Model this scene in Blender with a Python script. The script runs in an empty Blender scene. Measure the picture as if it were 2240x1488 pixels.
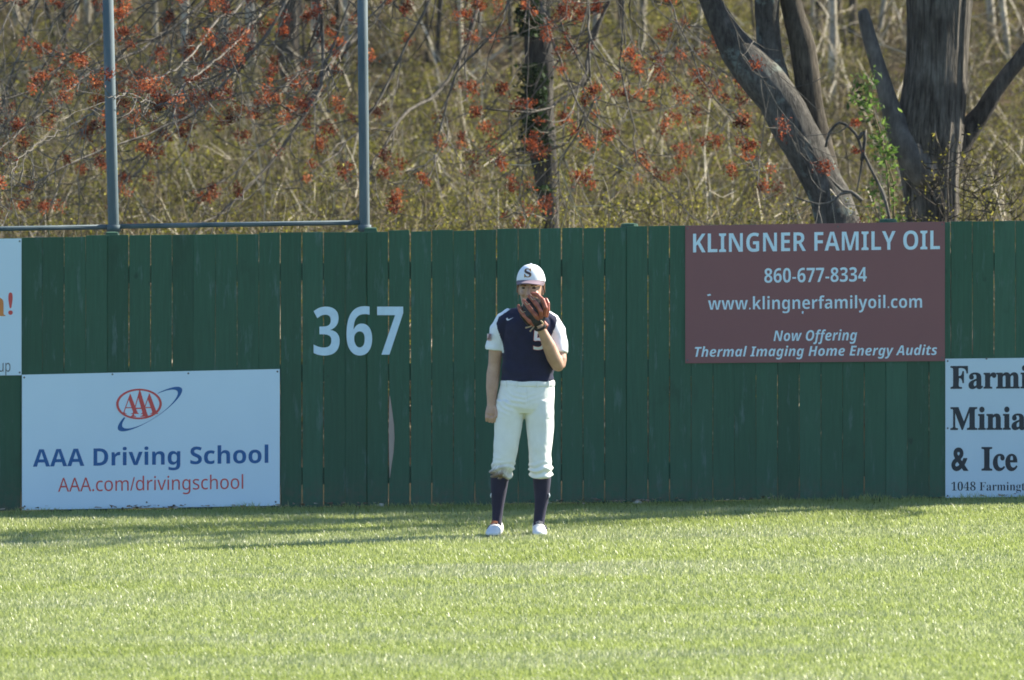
import bpy, bmesh, math, random
import numpy as np
from mathutils import Vector, Matrix, noise
from mathutils.bvhtree import BVHTree

random.seed(7)
RNG = np.random.default_rng(11)
SC = bpy.context.scene
COL = SC.collection

# ------------------------------------------------------------------ camera, sky, sun, exposure
FPX = 26000.0                     # focal length in photo pixels (photo 2240 x 1488)
CAM_H = 4.3
YF = 80.0                         # distance of the fence
SLOPE = 0.0145                    # the field rises gently to the right
PITCH = math.atan(CAM_H / YF) - math.atan((1103 - 744) / FPX)
cam = bpy.data.cameras.new('camera')
cam.sensor_width = 36.0
cam.lens = FPX / 2240 * 36.0
cam.clip_start = 1.0
cam.clip_end = 2000.0
cam.dof.use_dof = True
cam.dof.focus_distance = 76.6
cam.dof.aperture_fstop = 6.6
cam_o = bpy.data.objects.new('camera', cam)
COL.objects.link(cam_o)
cam_o.location = (0, 0, CAM_H)
cam_o.rotation_euler = (math.pi / 2 - PITCH, 0, 0)
SC.camera = cam_o

SUN_EL = math.radians(36.0)
SUN_AZ = math.radians(64.0)       # clockwise from +Y (away from camera) towards +X (right)
world = bpy.data.worlds.new("World")
SC.world = world
world.use_nodes = True
nt = world.node_tree
bg = nt.nodes['Background']
sky = nt.nodes.new('ShaderNodeTexSky')
sky.sky_type = 'NISHITA'
sky.sun_disc = False
sky.sun_elevation = SUN_EL
sky.sun_rotation = SUN_AZ
nt.links.new(sky.outputs[0], bg.inputs[0])
sky.ozone_density = 5.0
sky.dust_density = 0.4
bg.inputs[1].default_value = 0.09
sun = bpy.data.lights.new('sun', 'SUN')
sun.energy = 5.0
sun.angle = math.radians(0.5)
sun.color = (1.0, 0.93, 0.80)
sun_o = bpy.data.objects.new('sun', sun)
COL.objects.link(sun_o)
sdir = Vector((math.sin(SUN_AZ) * math.cos(SUN_EL), math.cos(SUN_AZ) * math.cos(SUN_EL), math.sin(SUN_EL)))
sun_o.rotation_euler = (-sdir).to_track_quat('-Z', 'Y').to_euler()
sun_o.location = (30, 100, 40)
SC.view_settings.view_transform = 'Standard'
SC.view_settings.look = 'None'
SC.view_settings.exposure = 1.62
SC.view_settings.gamma = 1.0
SC.render.engine = 'CYCLES'
SC.cycles.max_bounces = 8
SC.cycles.transmission_bounces = 4
SC.cycles.use_denoising = True
SC.cycles.filter_width = 1.7

# ------------------------------------------------------------------ helpers
def P(px, py, Y):
    """point of the photo's pixel (px, py) at distance Y in front of the camera"""
    a = (px - 1120) / FPX
    b = (744 - py) / FPX
    cp, sp = math.cos(PITCH), math.sin(PITCH)
    d = Vector((a, cp + b * sp, -sp + b * cp))
    t = Y / d.y
    return Vector((d.x * t, Y, CAM_H + d.z * t))

def hill(x, y):
    """terrain height"""
    z = SLOPE * x
    if y > 90:
        t = y - 90
        z += 0.10 * t * t / (t + 12)
        z += 0.25 * noise.noise(Vector((x * .15, y * .12, 3.3))) * min(1, t / 12)
    return z

def hill_hit(px, py):
    """where the ray of pixel (px, py) meets the hillside"""
    y = 88.0
    while y < 170:
        p = P(px, py, y)
        if p.z <= hill(p.x, y):
            return y
        y += 0.25
    return 160.0

def tag(o, label=None, cat=None, group=None, kind=None):
    if label: o['label'] = label
    if cat: o['category'] = cat
    if group: o['group'] = group
    if kind: o['kind'] = kind
    return o

def empty(name, loc, label, cat, group=None):
    o = bpy.data.objects.new(name, None)
    o.empty_display_size = 0.1
    COL.objects.link(o)
    o.location = loc
    return tag(o, label, cat, group)

def link(name, me, mats, parent=None):
    o = bpy.data.objects.new(name, me)
    COL.objects.link(o)
    if not isinstance(mats, (list, tuple)): mats = [mats]
    for m in mats:
        me.materials.append(m)
    if parent is not None:
        o.parent = parent
        o.matrix_parent_inverse = Matrix.Translation(-Vector(parent.location)) if parent.parent is None else parent_inv(parent)
    return o

def parent_inv(p):
    # parents are never rotated or scaled here: undo the summed translation
    t = Vector((0, 0, 0))
    while p is not None:
        if p.type == 'EMPTY': t += Vector(p.location)
        p = p.parent
    return Matrix.Identity(4)

def smooth(me, on=True):
    me.polygons.foreach_set('use_smooth', [on] * len(me.polygons))
    me.update()

class MB:
    """collects shapes for ONE mesh"""
    def __init__(self):
        self.v, self.f = [], []
    def add(self, verts, faces):
        n = len(self.v)
        self.v.extend([tuple(p) for p in verts])
        self.f.extend([tuple(i + n for i in f) for f in faces])
        return self
    def box(self, x0, x1, y0, y1, z0, z1, zs=(0, 0)):
        # zs: lift of the left and right ends (for the sloping field)
        a, b = zs
        v = [(x0, y0, z0 + a), (x1, y0, z0 + b), (x1, y1, z0 + b), (x0, y1, z0 + a),
             (x0, y0, z1 + a), (x1, y0, z1 + b), (x1, y1, z1 + b), (x0, y1, z1 + a)]
        return self.add(v, [(0, 3, 2, 1), (4, 5, 6, 7), (0, 1, 5, 4), (1, 2, 6, 5), (2, 3, 7, 6), (3, 0, 4, 7)])
    def tube(self, pts, radii, n=8, up=None, caps=True, twist=0.0, ex=1.0):
        """loft of elliptical rings along pts; radii = r or (ra, rb); ra lies along 'up'"""
        pts = [Vector(p) for p in pts]
        N = len(pts)
        rings = []
        up = Vector(up) if up is not None else None
        prev = None
        for i, p in enumerate(pts):
            t = (pts[min(i + 1, N - 1)] - pts[max(i - 1, 0)])
            if t.length < 1e-9: t = Vector((0, 0, 1))
            t.normalize()
            if up is not None:
                a = up - t * up.dot(t)
            elif prev is not None:
                a = prev - t * prev.dot(t)
            else:
                a = Vector((1, 0, 0)) if abs(t.x) < .9 else Vector((0, 1, 0))
                a = a - t * a.dot(t)
            a.normalize(); prev = a
            b = t.cross(a)
            r = radii[i]
            ra, rb = r if isinstance(r, (tuple, list)) else (r, r)
            ring = []
            for k in range(n):
                th = 2 * math.pi * k / n + twist
                c, s = math.cos(th), math.sin(th)
                if ex != 1.0:
                    c = math.copysign(abs(c) ** ex, c); s = math.copysign(abs(s) ** ex, s)
                ring.append(p + a * (ra * c) + b * (rb * s))
            rings.append(ring)
        v = [q for r in rings for q in r]
        f = []
        for i in range(N - 1):
            for k in range(n):
                k2 = (k + 1) % n
                f.append((i * n + k, i * n + k2, (i + 1) * n + k2, (i + 1) * n + k))
        if caps:
            f.append(tuple(range(n - 1, -1, -1)))
            f.append(tuple((N - 1) * n + k for k in range(n)))
        return self.add(v, f)
    def blob(self, c, r, n=14, m=9, rot=None):
        c = Vector(c)
        v, f = [], []
        for i in range(m + 1):
            ph = math.pi * i / m
            for k in range(n):
                th = 2 * math.pi * k / n
                q = Vector((r[0] * math.sin(ph) * math.cos(th), r[1] * math.sin(ph) * math.sin(th), r[2] * math.cos(ph)))
                if rot is not None: q = rot @ q
                v.append(c + q)
        for i in range(m):
            for k in range(n):
                k2 = (k + 1) % n
                f.append((i * n + k, (i + 1) * n + k, (i + 1) * n + k2, i * n + k2))
        return self.add(v, f)
    def mesh(self, name):
        me = bpy.data.meshes.new(name)
        me.from_pydata(self.v, [], self.f)
        me.update()
        return me
    def build(self, name, mats, parent=None, smoothed=False):
        me = self.mesh(name)
        if smoothed: smooth(me)
        return link(name, me, mats, parent)

def np_mesh(name, V, F, tint=None):
    """fast mesh from arrays: V (n,3), F list of (m,k) index arrays; tint per vertex"""
    me = bpy.data.meshes.new(name)
    me.vertices.add(len(V))
    me.vertices.foreach_set('co', np.ascontiguousarray(V, dtype=np.float32).ravel())
    loops = np.concatenate([f.ravel() for f in F]).astype(np.int32)
    starts, tot = [], 0
    for f in F:
        starts.append(tot + np.arange(len(f)) * f.shape[1])
        tot += f.size
    starts = np.concatenate(starts).astype(np.int32)
    me.loops.add(len(loops))
    me.loops.foreach_set('vertex_index', loops)
    me.polygons.add(len(starts))
    me.polygons.foreach_set('loop_start', starts)
    if tint is not None:
        at = me.attributes.new('tint', 'FLOAT', 'POINT')
        at.data.foreach_set('value', np.ascontiguousarray(tint, dtype=np.float32))
    me.update(calc_edges=True)
    me.validate()
    return me

def remeshed(mb, voxel, smooth_it=4, factor=0.5, disp=None):
    """one continuous skin over all the shapes in mb"""
    me = mb.mesh('tmp')
    o = bpy.data.objects.new('tmp', me)
    COL.objects.link(o)
    r = o.modifiers.new('r', 'REMESH'); r.mode = 'VOXEL'; r.voxel_size = voxel
    s = o.modifiers.new('s', 'SMOOTH'); s.factor = factor; s.iterations = smooth_it
    dg = bpy.context.evaluated_depsgraph_get()
    out = bpy.data.meshes.new_from_object(o.evaluated_get(dg))
    bpy.data.objects.remove(o, do_unlink=True)
    bpy.data.meshes.remove(me)
    if disp is not None:
        nrm = [v.normal.copy() for v in out.vertices]
        for v, n in zip(out.vertices, nrm):
            v.co = v.co + disp(v.co, n)
        out.update()
    smooth(out)
    return out

# ------------------------------------------------------------------ materials
class NT:
    def __init__(self, name):
        self.m = bpy.data.materials.new(name)
        self.m.use_nodes = True
        self.t = self.m.node_tree
        self.b = self.t.nodes['Principled BSDF']
        self.out = self.t.nodes['Material Output']
    def n(self, typ, **kw):
        nd = self.t.nodes.new(typ)
        for k, v in kw.items(): setattr(nd, k, v)
        return nd
    def l(self, a, b): self.t.links.new(a, b)
    def noise(self, scale, detail=4, rough=.55, stretch=(1, 1, 1), coord='Object'):
        tc = self.n('ShaderNodeTexCoord'); mp = self.n('ShaderNodeMapping')
        mp.inputs['Scale'].default_value = stretch
        nz = self.n('ShaderNodeTexNoise')
        nz.inputs['Scale'].default_value = scale
        nz.inputs['Detail'].default_value = detail
        nz.inputs['Roughness'].default_value = rough
        self.l(tc.outputs[coord], mp.inputs[0]); self.l(mp.outputs[0], nz.inputs['Vector'])
        return nz.outputs['Fac']
    def ramp(self, fac, stops):
        r = self.n('ShaderNodeValToRGB')
        els = r.color_ramp.elements
        while len(els) < len(stops): els.new(0.5)
        for e, (p, c) in zip(els, stops):
            e.position = p
            e.color = (*c, 1) if len(c) == 3 else c
        self.l(fac, r.inputs[0])
        return r.outputs[0]
    def mix(self, fac, a, b, mode='MIX'):
        m = self.n('ShaderNodeMix', data_type='RGBA', blend_type=mode)
        for s, v in ((m.inputs[0], fac), (m.inputs[6], a), (m.inputs[7], b)):
            if hasattr(v, 'default_value') or hasattr(v, 'links'): self.l(v, s)
            elif isinstance(v, (int, float)): s.default_value = v
            else: s.default_value = (*v, 1)
        return m.outputs[2]
    def attr(self, name='tint'):
        a = self.n('ShaderNodeAttribute', attribute_name=name)
        return a.outputs['Fac']
    def bump(self, h, strength=.3, dist=.01):
        b = self.n('ShaderNodeBump')
        b.inputs['Strength'].default_value = strength
        b.inputs['Distance'].default_value = dist
        self.l(h, b.inputs['Height']); self.l(b.outputs[0], self.b.inputs['Normal'])
        return b
    def col(self, c):
        s = self.b.inputs['Base Color']
        if isinstance(c, (tuple, list)): s.default_value = (*c, 1)
        else: self.l(c, s)
        return self
    def set(self, **kw):
        for k, v in kw.items():
            self.b.inputs[k.replace('_', ' ')].default_value = v
        return self

def plain(name, c, rough=.6, var=.12, scale=8, stretch=(1, 1, 1), bump=0, bscale=60, spec=.3, metal=0):
    t = NT(name)
    f = t.noise(scale, 5, .6, stretch)
    lo = tuple(x * (1 - var) for x in c); hi = tuple(min(1, x * (1 + var)) for x in c)
    t.col(t.ramp(f, [(.3, lo), (.7, hi)]))
    t.set(Roughness=rough, Metallic=metal)
    t.b.inputs['Specular IOR Level'].default_value = spec
    if bump: t.bump(t.noise(bscale, 3), bump, .004)
    return t.m

def leafy(name, stops, trans=.5, rough=.4, spec=.4):
    """thin leaves and petals: reflect and let light through"""
    t = NT(name)
    c = t.ramp(t.attr(), stops)
    t.col(c); t.set(Roughness=rough)
    t.b.inputs['Specular IOR Level'].default_value = spec
    tr = t.n('ShaderNodeBsdfTranslucent')
    t.l(c, tr.inputs[0])
    mx = t.n('ShaderNodeMixShader'); mx.inputs[0].default_value = trans
    t.l(t.b.outputs[0], mx.inputs[1]); t.l(tr.outputs[0], mx.inputs[2])
    t.l(mx.outputs[0], t.out.inputs[0])
    return t.m

def bark(name, a, b, lichen=None, scale=14, strength=.8, zs=.16):
    t = NT(name)
    f = t.noise(scale, 7, .7, (1, 1, zs))
    c = t.ramp(f, [(.36, a), (.64, b)])
    blot = t.ramp(t.noise(2.4, 5, .65), [(.42, (.55, .55, .55)), (.60, (1, 1, 1))])
    c = t.mix(1.0, c, blot, 'MULTIPLY')
    if lichen:
        g = t.noise(5.5, 7, .72)
        m = t.ramp(g, [(.54, (0, 0, 0)), (.62, (.8, .8, .8))])
        c = t.mix(m, c, lichen)
    t.col(c); t.set(Roughness=.9)
    t.b.inputs['Specular IOR Level'].default_value = .15
    t.bump(f, strength, .03)
    return t.m

def plank_mat():
    t = NT('green painted boards')
    tint = t.attr()
    base = t.ramp(tint, [(0, (.026, .086, .050)), (.5, (.035, .112, .066)), (1, (.048, .136, .085))])
    grain = t.noise(9, 6, .65, (6, 1, .35))
    base = t.mix(t.ramp(grain, [(.3, (.72, .72, .72)), (.7, (1.15, 1.15, 1.15))]), base, base, 'MULTIPLY') if False else \
        t.mix(1.0, base, t.ramp(grain, [(.3, (.78, .78, .78)), (.72, (1.0, 1.0, 1.0))]), 'MULTIPLY')
    dark = t.ramp(t.noise(2.6, 5, .6, (1.6, 1, .8)), [(.60, (0, 0, 0)), (.72, (.55, .55, .55))])
    base = t.mix(dark, base, (.020, .055, .034))
    scuff = t.ramp(t.noise(5.5, 6, .72, (2.6, 1, .42)), [(.57, (0, 0, 0)), (.72, (.62, .62, .62))])
    base = t.mix(scuff, base, (.13, .185, .18))
    streak = t.ramp(t.noise(12, 5, .7, (3.5, 1, .10)), [(.58, (0, 0, 0)), (.75, (.5, .5, .5))])
    base = t.mix(streak, base, (.022, .052, .040))
    knot = t.ramp(t.noise(7, 2, .5, (1.2, 1, .8)), [(.70, (0, 0, 0)), (.76, (.6, .6, .6))])
    base = t.mix(knot, base, (.015, .035, .026))
    tc = t.n('ShaderNodeTexCoord'); sp = t.n('ShaderNodeSeparateXYZ'); t.l(tc.outputs['Object'], sp.inputs[0])
    mr = t.n('ShaderNodeMapRange'); mr.inputs[1].default_value = .22; mr.inputs[2].default_value = -.02; t.l(sp.outputs[2], mr.inputs[0])
    sp2 = t.n('ShaderNodeMath', operation='MULTIPLY'); t.l(mr.outputs[0], sp2.inputs[0]); t.l(t.ramp(t.noise(18, 6, .7), [(.40, (0, 0, 0)), (.66, (.9, .9, .9))]), sp2.inputs[1])
    base = t.mix(sp2.outputs[0], base, (.085, .085, .06))
    t.col(base); t.set(Roughness=.75)
    t.b.inputs['Specular IOR Level'].default_value = .25
    t.bump(grain, .3, .004)
    return t.m

def sign_mat(name, c):
    t = NT(name)
    d = t.ramp(t.noise(1.6, 5, .6, (1, 1, .6)), [(.35, (.93, .94, .95)), (.7, (1, 1, 1))])
    b = t.mix(1.0, c, d, 'MULTIPLY')
    sc = t.ramp(t.noise(16, 5, .75, (1, 1, .5)), [(.72, (0, 0, 0)), (.80, (.35, .35, .35))])
    b = t.mix(sc, b, tuple(x * .55 + .12 for x in c))
    t.col(b); t.set(Roughness=.45)
    t.b.inputs['Specular IOR Level'].default_value = .35
    return t.m

def steel_mat():
    t = NT('galvanised pipe')
    f = t.noise(5, 5, .6, (1, 1, .25))
    t.col(t.ramp(f, [(.3, (.050, .080, .088)), (.7, (.12, .15, .16))]))
    t.set(Roughness=.7, Metallic=0.0)
    t.b.inputs['Specular IOR Level'].default_value = .15
    return t.m

def grass_mat():
    t = NT('grass blades')
    c = t.ramp(t.attr(), [(0, (.20, .25, .065)), (.35, (.30, .355, .095)), (.65, (.36, .405, .16)), (.85, (.42, .45, .22)), (1, (.55, .53, .35))])
    t.col(c); t.set(Roughness=.42)
    t.b.inputs['Specular IOR Level'].default_value = .7
    tr = t.n('ShaderNodeBsdfTranslucent'); t.l(c, tr.inputs[0])
    mx = t.n('ShaderNodeMixShader'); mx.inputs[0].default_value = .5
    t.l(t.b.outputs[0], mx.inputs[1]); t.l(tr.outputs[0], mx.inputs[2]); t.l(mx.outputs[0], t.out.inputs[0])
    return t.m

def soil_mat():
    t = NT('turf soil')
    f = t.noise(3, 6, .65)
    t.col(t.ramp(f, [(.3, (.05, .075, .02)), (.7, (.10, .13, .035))]))
    t.set(Roughness=1.0)
    t.b.inputs['Specular IOR Level'].default_value = .05
    return t.m

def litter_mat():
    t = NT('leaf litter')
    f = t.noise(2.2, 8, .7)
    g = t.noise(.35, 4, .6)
    c = t.ramp(f, [(.28, (.012, .009, .006)), (.5, (.045, .033, .019)), (.72, (.11, .08, .046))])  # leaf browns darkened to stand in for the shade of dense woods
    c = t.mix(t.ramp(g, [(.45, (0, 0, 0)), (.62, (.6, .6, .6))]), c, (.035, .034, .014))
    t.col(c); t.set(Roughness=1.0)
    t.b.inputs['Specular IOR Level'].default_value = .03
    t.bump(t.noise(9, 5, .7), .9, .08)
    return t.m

M = {}
M['plank'] = plank_mat()
M['rail'] = plain('green painted rail', (.03, .085, .05), .8, .2, 6, (.3, 1, 1))
M['rawwood'] = plain('raw weathered wood', (.36, .29, .24), .9, .15, 14, (4, 1, .3))
M['numeral'] = plain('pale blue-white paint', (.58, .73, .80), .7, .06, 20)
M['white'] = sign_mat('white sign panel', (.62, .755, .82))
M['white2'] = sign_mat('grey white sign panel', (.55, .67, .73))
M['maroon'] = sign_mat('maroon sign panel', (.225, .088, .090))
M['paper'] = plain('white lettering', (.60, .75, .81), .6, .04, 20)
M['blue'] = plain('blue lettering', (.022, .115, .30), .6, .08, 20)
M['red'] = plain('red lettering', (.62, .085, .075), .6, .08, 20)
M['orange'] = plain('orange lettering', (.62, .22, .06), .6, .08, 20)
M['grey'] = plain('grey lettering', (.16, .18, .19), .6, .08, 20)
M['ink'] = plain('dark lettering', (.028, .036, .045), .6, .1, 20)
M['bolt'] = plain('screw', (.12, .12, .12), .5, .1, 30, metal=.6)
M['steel'] = steel_mat()
M['grass'] = grass_mat()
M['soil'] = soil_mat()
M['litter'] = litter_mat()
M['stone'] = plain('pale stone', (.42, .36, .29), .9, .25, 30, bump=.4)
M['bark_lean'] = bark('smooth grey bark', (.046, .043, .036), (.155, .142, .12), (.17, .195, .165), 34, .8, .3)
M['bark_big'] = bark('furrowed bark', (.026, .023, .019), (.235, .21, .17), None, 38, 1.0, .09)
M['bark_pale'] = bark('pale bark', (.22, .19, .135), (.58, .52, .40), None, 22, .4, .4)
M['bark_brown'] = bark('brown bark', (.036, .030, .022), (.125, .104, .076), None, 34, .7, .2)
M['bark_mid'] = bark('dark grey bark', (.030, .027, .023), (.13, .115, .095), None, 34, .9, .14)
M['branch'] = bark('grey branch bark', (.065, .058, .048), (.21, .19, .155), None, 30, .3)
M['stub'] = bark('weathered bare wood', (.085, .078, .068), (.22, .20, .175), None, 14, .4)
M['ivy'] = leafy('ivy leaves', [(0, (.010, .018, .008)), (.7, (.028, .05, .018)), (1, (.06, .085, .025))], .25, .7, .06)
M['petal'] = leafy('red maple blossom', [(0, (.045, .012, .008)), (.45, (.15, .032, .014)), (.8, (.40, .10, .036)), (1, (.50, .20, .08))], .5, .6, .12)
M['bud'] = leafy('young leaves', [(0, (.040, .034, .010)), (.4, (.105, .100, .017)), (.75, (.215, .20, .032)), (1, (.40, .36, .08))], .5, .6, .12)
M['green_leaf'] = leafy('bright green leaves', [(0, (.035, .07, .015)), (.6, (.085, .16, .03)), (1, (.19, .28, .06))], .55, .6, .12)
M['twig'] = plain('twigs', (.135, .108, .064), .9, .8, 1.8, spec=.08)
M['dry'] = plain('stems in sunlit tone', (.44, .38, .27), .7, .25, 2.5)  # pale colour paints the sunlit highlights on some of the stems

# ------------------------------------------------------------------ ground
def build_ground():
    # field: one sheet in front of and under the fence, then the wooded hillside, to the horizon
    ys = [-60, 0, 30, 50, 60, 70, 80, 80.06]
    xs = [-80, -60, -20, -10, -5, 0, 5, 10, 20, 60, 80]
    mb = MB()
    v = [(x, y, SLOPE * max(-60, min(60, x)) ) for y in ys for x in xs]
    n = len(xs)
    f = [(j * n + i, j * n + i + 1, (j + 1) * n + i + 1, (j + 1) * n + i) for j in range(len(ys) - 1) for i in range(n - 1)]
    mb.add(v, f)
    o = mb.build('field', M['soil'])
    tag(o, 'sunlit outfield ground under the grass', None, None, 'structure')
    nx, ny = 90, 110
    xs = np.concatenate([[-80], np.linspace(-40, 40, nx), [80]])
    ys = np.concatenate([[80.05, 82], np.linspace(84, 170, ny), [190]])
    V = np.array([(x, y, hill(max(-60, min(60, x)), min(y, 400))) for y in ys for x in xs])
    n = len(xs)
    F = np.array([(j * n + i, j * n + i + 1, (j + 1) * n + i + 1, (j + 1) * n + i) for j in range(len(ys) - 1) for i in range(n - 1)])
    me = np_mesh('hillside', V, [F])
    smooth(me)
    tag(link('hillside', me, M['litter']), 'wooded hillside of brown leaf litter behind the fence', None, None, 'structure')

def vnoise(x, y, seed, sx, sy):
    """cheap value noise on arrays"""
    rng = np.random.default_rng(seed)
    T = rng.random((64, 64))
    u = x / sx + 1000; w = y / sy + 1000
    i = np.floor(u).astype(int); j = np.floor(w).astype(int)
    a = u - i; b = w - j
    a = a * a * (3 - 2 * a); b = b * b * (3 - 2 * b)
    g = lambda p, q: T[p % 64, q % 64]
    return (g(i, j) * (1 - a) + g(i + 1, j) * a) * (1 - b) + (g(i, j + 1) * (1 - a) + g(i + 1, j + 1) * a) * b

def build_grass():
    def patch(n, x0, x1, y0, y1):
        return np.column_stack([RNG.uniform(x0, x1, n), RNG.uniform(y0, y1, n)])
    pts = [patch(640000, -4.4, 4.4, 59.0, 79.72)]
    pts.append(patch(45000, -8, -4.4, 59, 79.72)); pts.append(patch(45000, 4.4, 8, 59, 79.72))
    p = np.concatenate(pts)
    n = len(p)
    x, y = p[:, 0], p[:, 1]
    streak = vnoise(x, y, 3, 5.0, .75) * .65 + vnoise(x, y, 4, 1.4, .35) * .35      # mown lay
    clump = vnoise(x, y, 5, .16, .2)
    bare = vnoise(x, y, 8, .5, .4)
    h = (.019 + .011 * clump) * RNG.uniform(.6, 1.4, n)
    tall = RNG.random(n) < .012
    h[tall] *= 1.6
    tuft = vnoise(x, y, 15, .22, .12)
    h *= np.where(y > 79.55, 1.0 + 2.2 * np.clip(tuft - .55, 0, 1) + .15, 1.0)
    w = RNG.uniform(.0017, .0031, n)
    az = RNG.uniform(0, 2 * np.pi, n)
    lean = h * RNG.uniform(.15, .9, n)
    la = RNG.uniform(0, 2 * np.pi, n)
    lx = np.cos(la) * lean + (streak - .5) * h * .8
    ly = np.sin(la) * lean + (streak - .5) * h * 1.0
    z0 = SLOPE * x - .002
    dx, dy = np.cos(az) * w, np.sin(az) * w
    V = np.empty((n, 5, 3))
    V[:, 0] = np.column_stack([x - dx, y - dy, z0]); V[:, 1] = np.column_stack([x + dx, y + dy, z0])
    V[:, 2] = np.column_stack([x - dx * .8 + lx * .35, y - dy * .8 + ly * .35, z0 + h * .6])
    V[:, 3] = np.column_stack([x + dx * .8 + lx * .35, y + dy * .8 + ly * .35, z0 + h * .6])
    V[:, 4] = np.column_stack([x + lx, y + ly, z0 + h])
    b = np.arange(n)[:, None] * 5
    Q = b + np.array([[0, 1, 3, 2]]); T = b + np.array([[2, 3, 4]])
    tint = np.clip(.02 + .78 * streak + .16 * bare + RNG.normal(0, .13, n), 0, 1)
    dead = RNG.random(n) < .03
    tint[dead] = RNG.uniform(.8, 1, dead.sum())
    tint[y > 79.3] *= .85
    me = np_mesh('grass', V.reshape(-1, 3), [Q, T], np.repeat(tint, 5))
    tag(link('grass', me, M['grass']), 'mown sunlit outfield grass in front of the green fence', 'grass', None, 'stuff')

# ------------------------------------------------------------------ fence
FOOT = lambda px: 1103 - 0.0145 * (px - 1120)
TOP = lambda px: 501.5 - 0.0167 * (px - 1120)

def mathtext(s, up, lo, dg=None):
    o = ''
    for c in s:
        if 'A' <= c <= 'Z': o += chr(up + ord(c) - 65)
        elif 'a' <= c <= 'z': o += chr(lo + ord(c) - 97)
        elif c.isdigit() and dg: o += chr(dg + ord(c) - 48)
        else: o += c
    return o
BOLD = lambda s: mathtext(s, 0x1D5D4, 0x1D5EE, 0x1D7EC)
SANS = lambda s: mathtext(s, 0x1D5A0, 0x1D5BA, 0x1D7E2)
ITAL = lambda s: mathtext(s, 0x1D63C, 0x1D656, 0x1D7EC)
SERIF = lambda s: mathtext(s, 0x1D400, 0x1D41A, 0x1D7CE)

def text_shape(s, offset=0.0, depth=0.0):
    c = bpy.data.curves.new('tmp', 'FONT')
    c.body = s; c.size = 1.0; c.offset = offset; c.resolution_u = 6
    o = bpy.data.objects.new('tmp', c)
    COL.objects.link(o)
    dg = bpy.context.evaluated_depsgraph_get()
    me = bpy.data.meshes.new_from_object(o.evaluated_get(dg))
    bpy.data.objects.remove(o, do_unlink=True)
    bm = bmesh.new(); bm.from_mesh(me)
    bmesh.ops.remove_doubles(bm, verts=bm.verts, dist=1e-5)
    V = np.array([v.co[:] for v in bm.verts])
    for i, v in enumerate(bm.verts): v.index = i
    F = [tuple(v.index for v in f.verts) for f in bm.faces]
    bm.free(); bpy.data.meshes.remove(me)
    return V, F

def text_on_fence(name, s, box, mat, parent, Y, offset=0.0, slope=0.0155):
    """lettering fitted to photo box (x0, top, x1, bottom) on the plane Y; top/bottom given at the left end"""
    V, F = text_shape(s, offset)
    x0, t, x1, b = box
    mn, mx = V.min(0), V.max(0)
    pts = []
    for q in V:
        u = (q[0] - mn[0]) / (mx[0] - mn[0]); w = (q[1] - mn[1]) / (mx[1] - mn[1])
        px = x0 + u * (x1 - x0)
        py = b + (t - b) * w - slope * (px - x0)
        pts.append(P(px, py, Y))
    mb = MB().add(pts, F)
    n = len(pts)
    o = mb.build(name, mat, parent)
    return o

def quad_panel(mb, corners, Y, th):
    """a flat panel through four photo corners (tl, tr, br, bl), th thick behind plane Y"""
    f = [P(x, y, Y) for x, y in corners]
    v = f + [p + Vector((0, th, 0)) for p in f]
    mb.add(v, [(0, 3, 2, 1), (4, 5, 6, 7), (0, 1, 5, 4), (1, 2, 6, 5), (2, 3, 7, 6), (3, 0, 4, 7)])
    return mb

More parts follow.
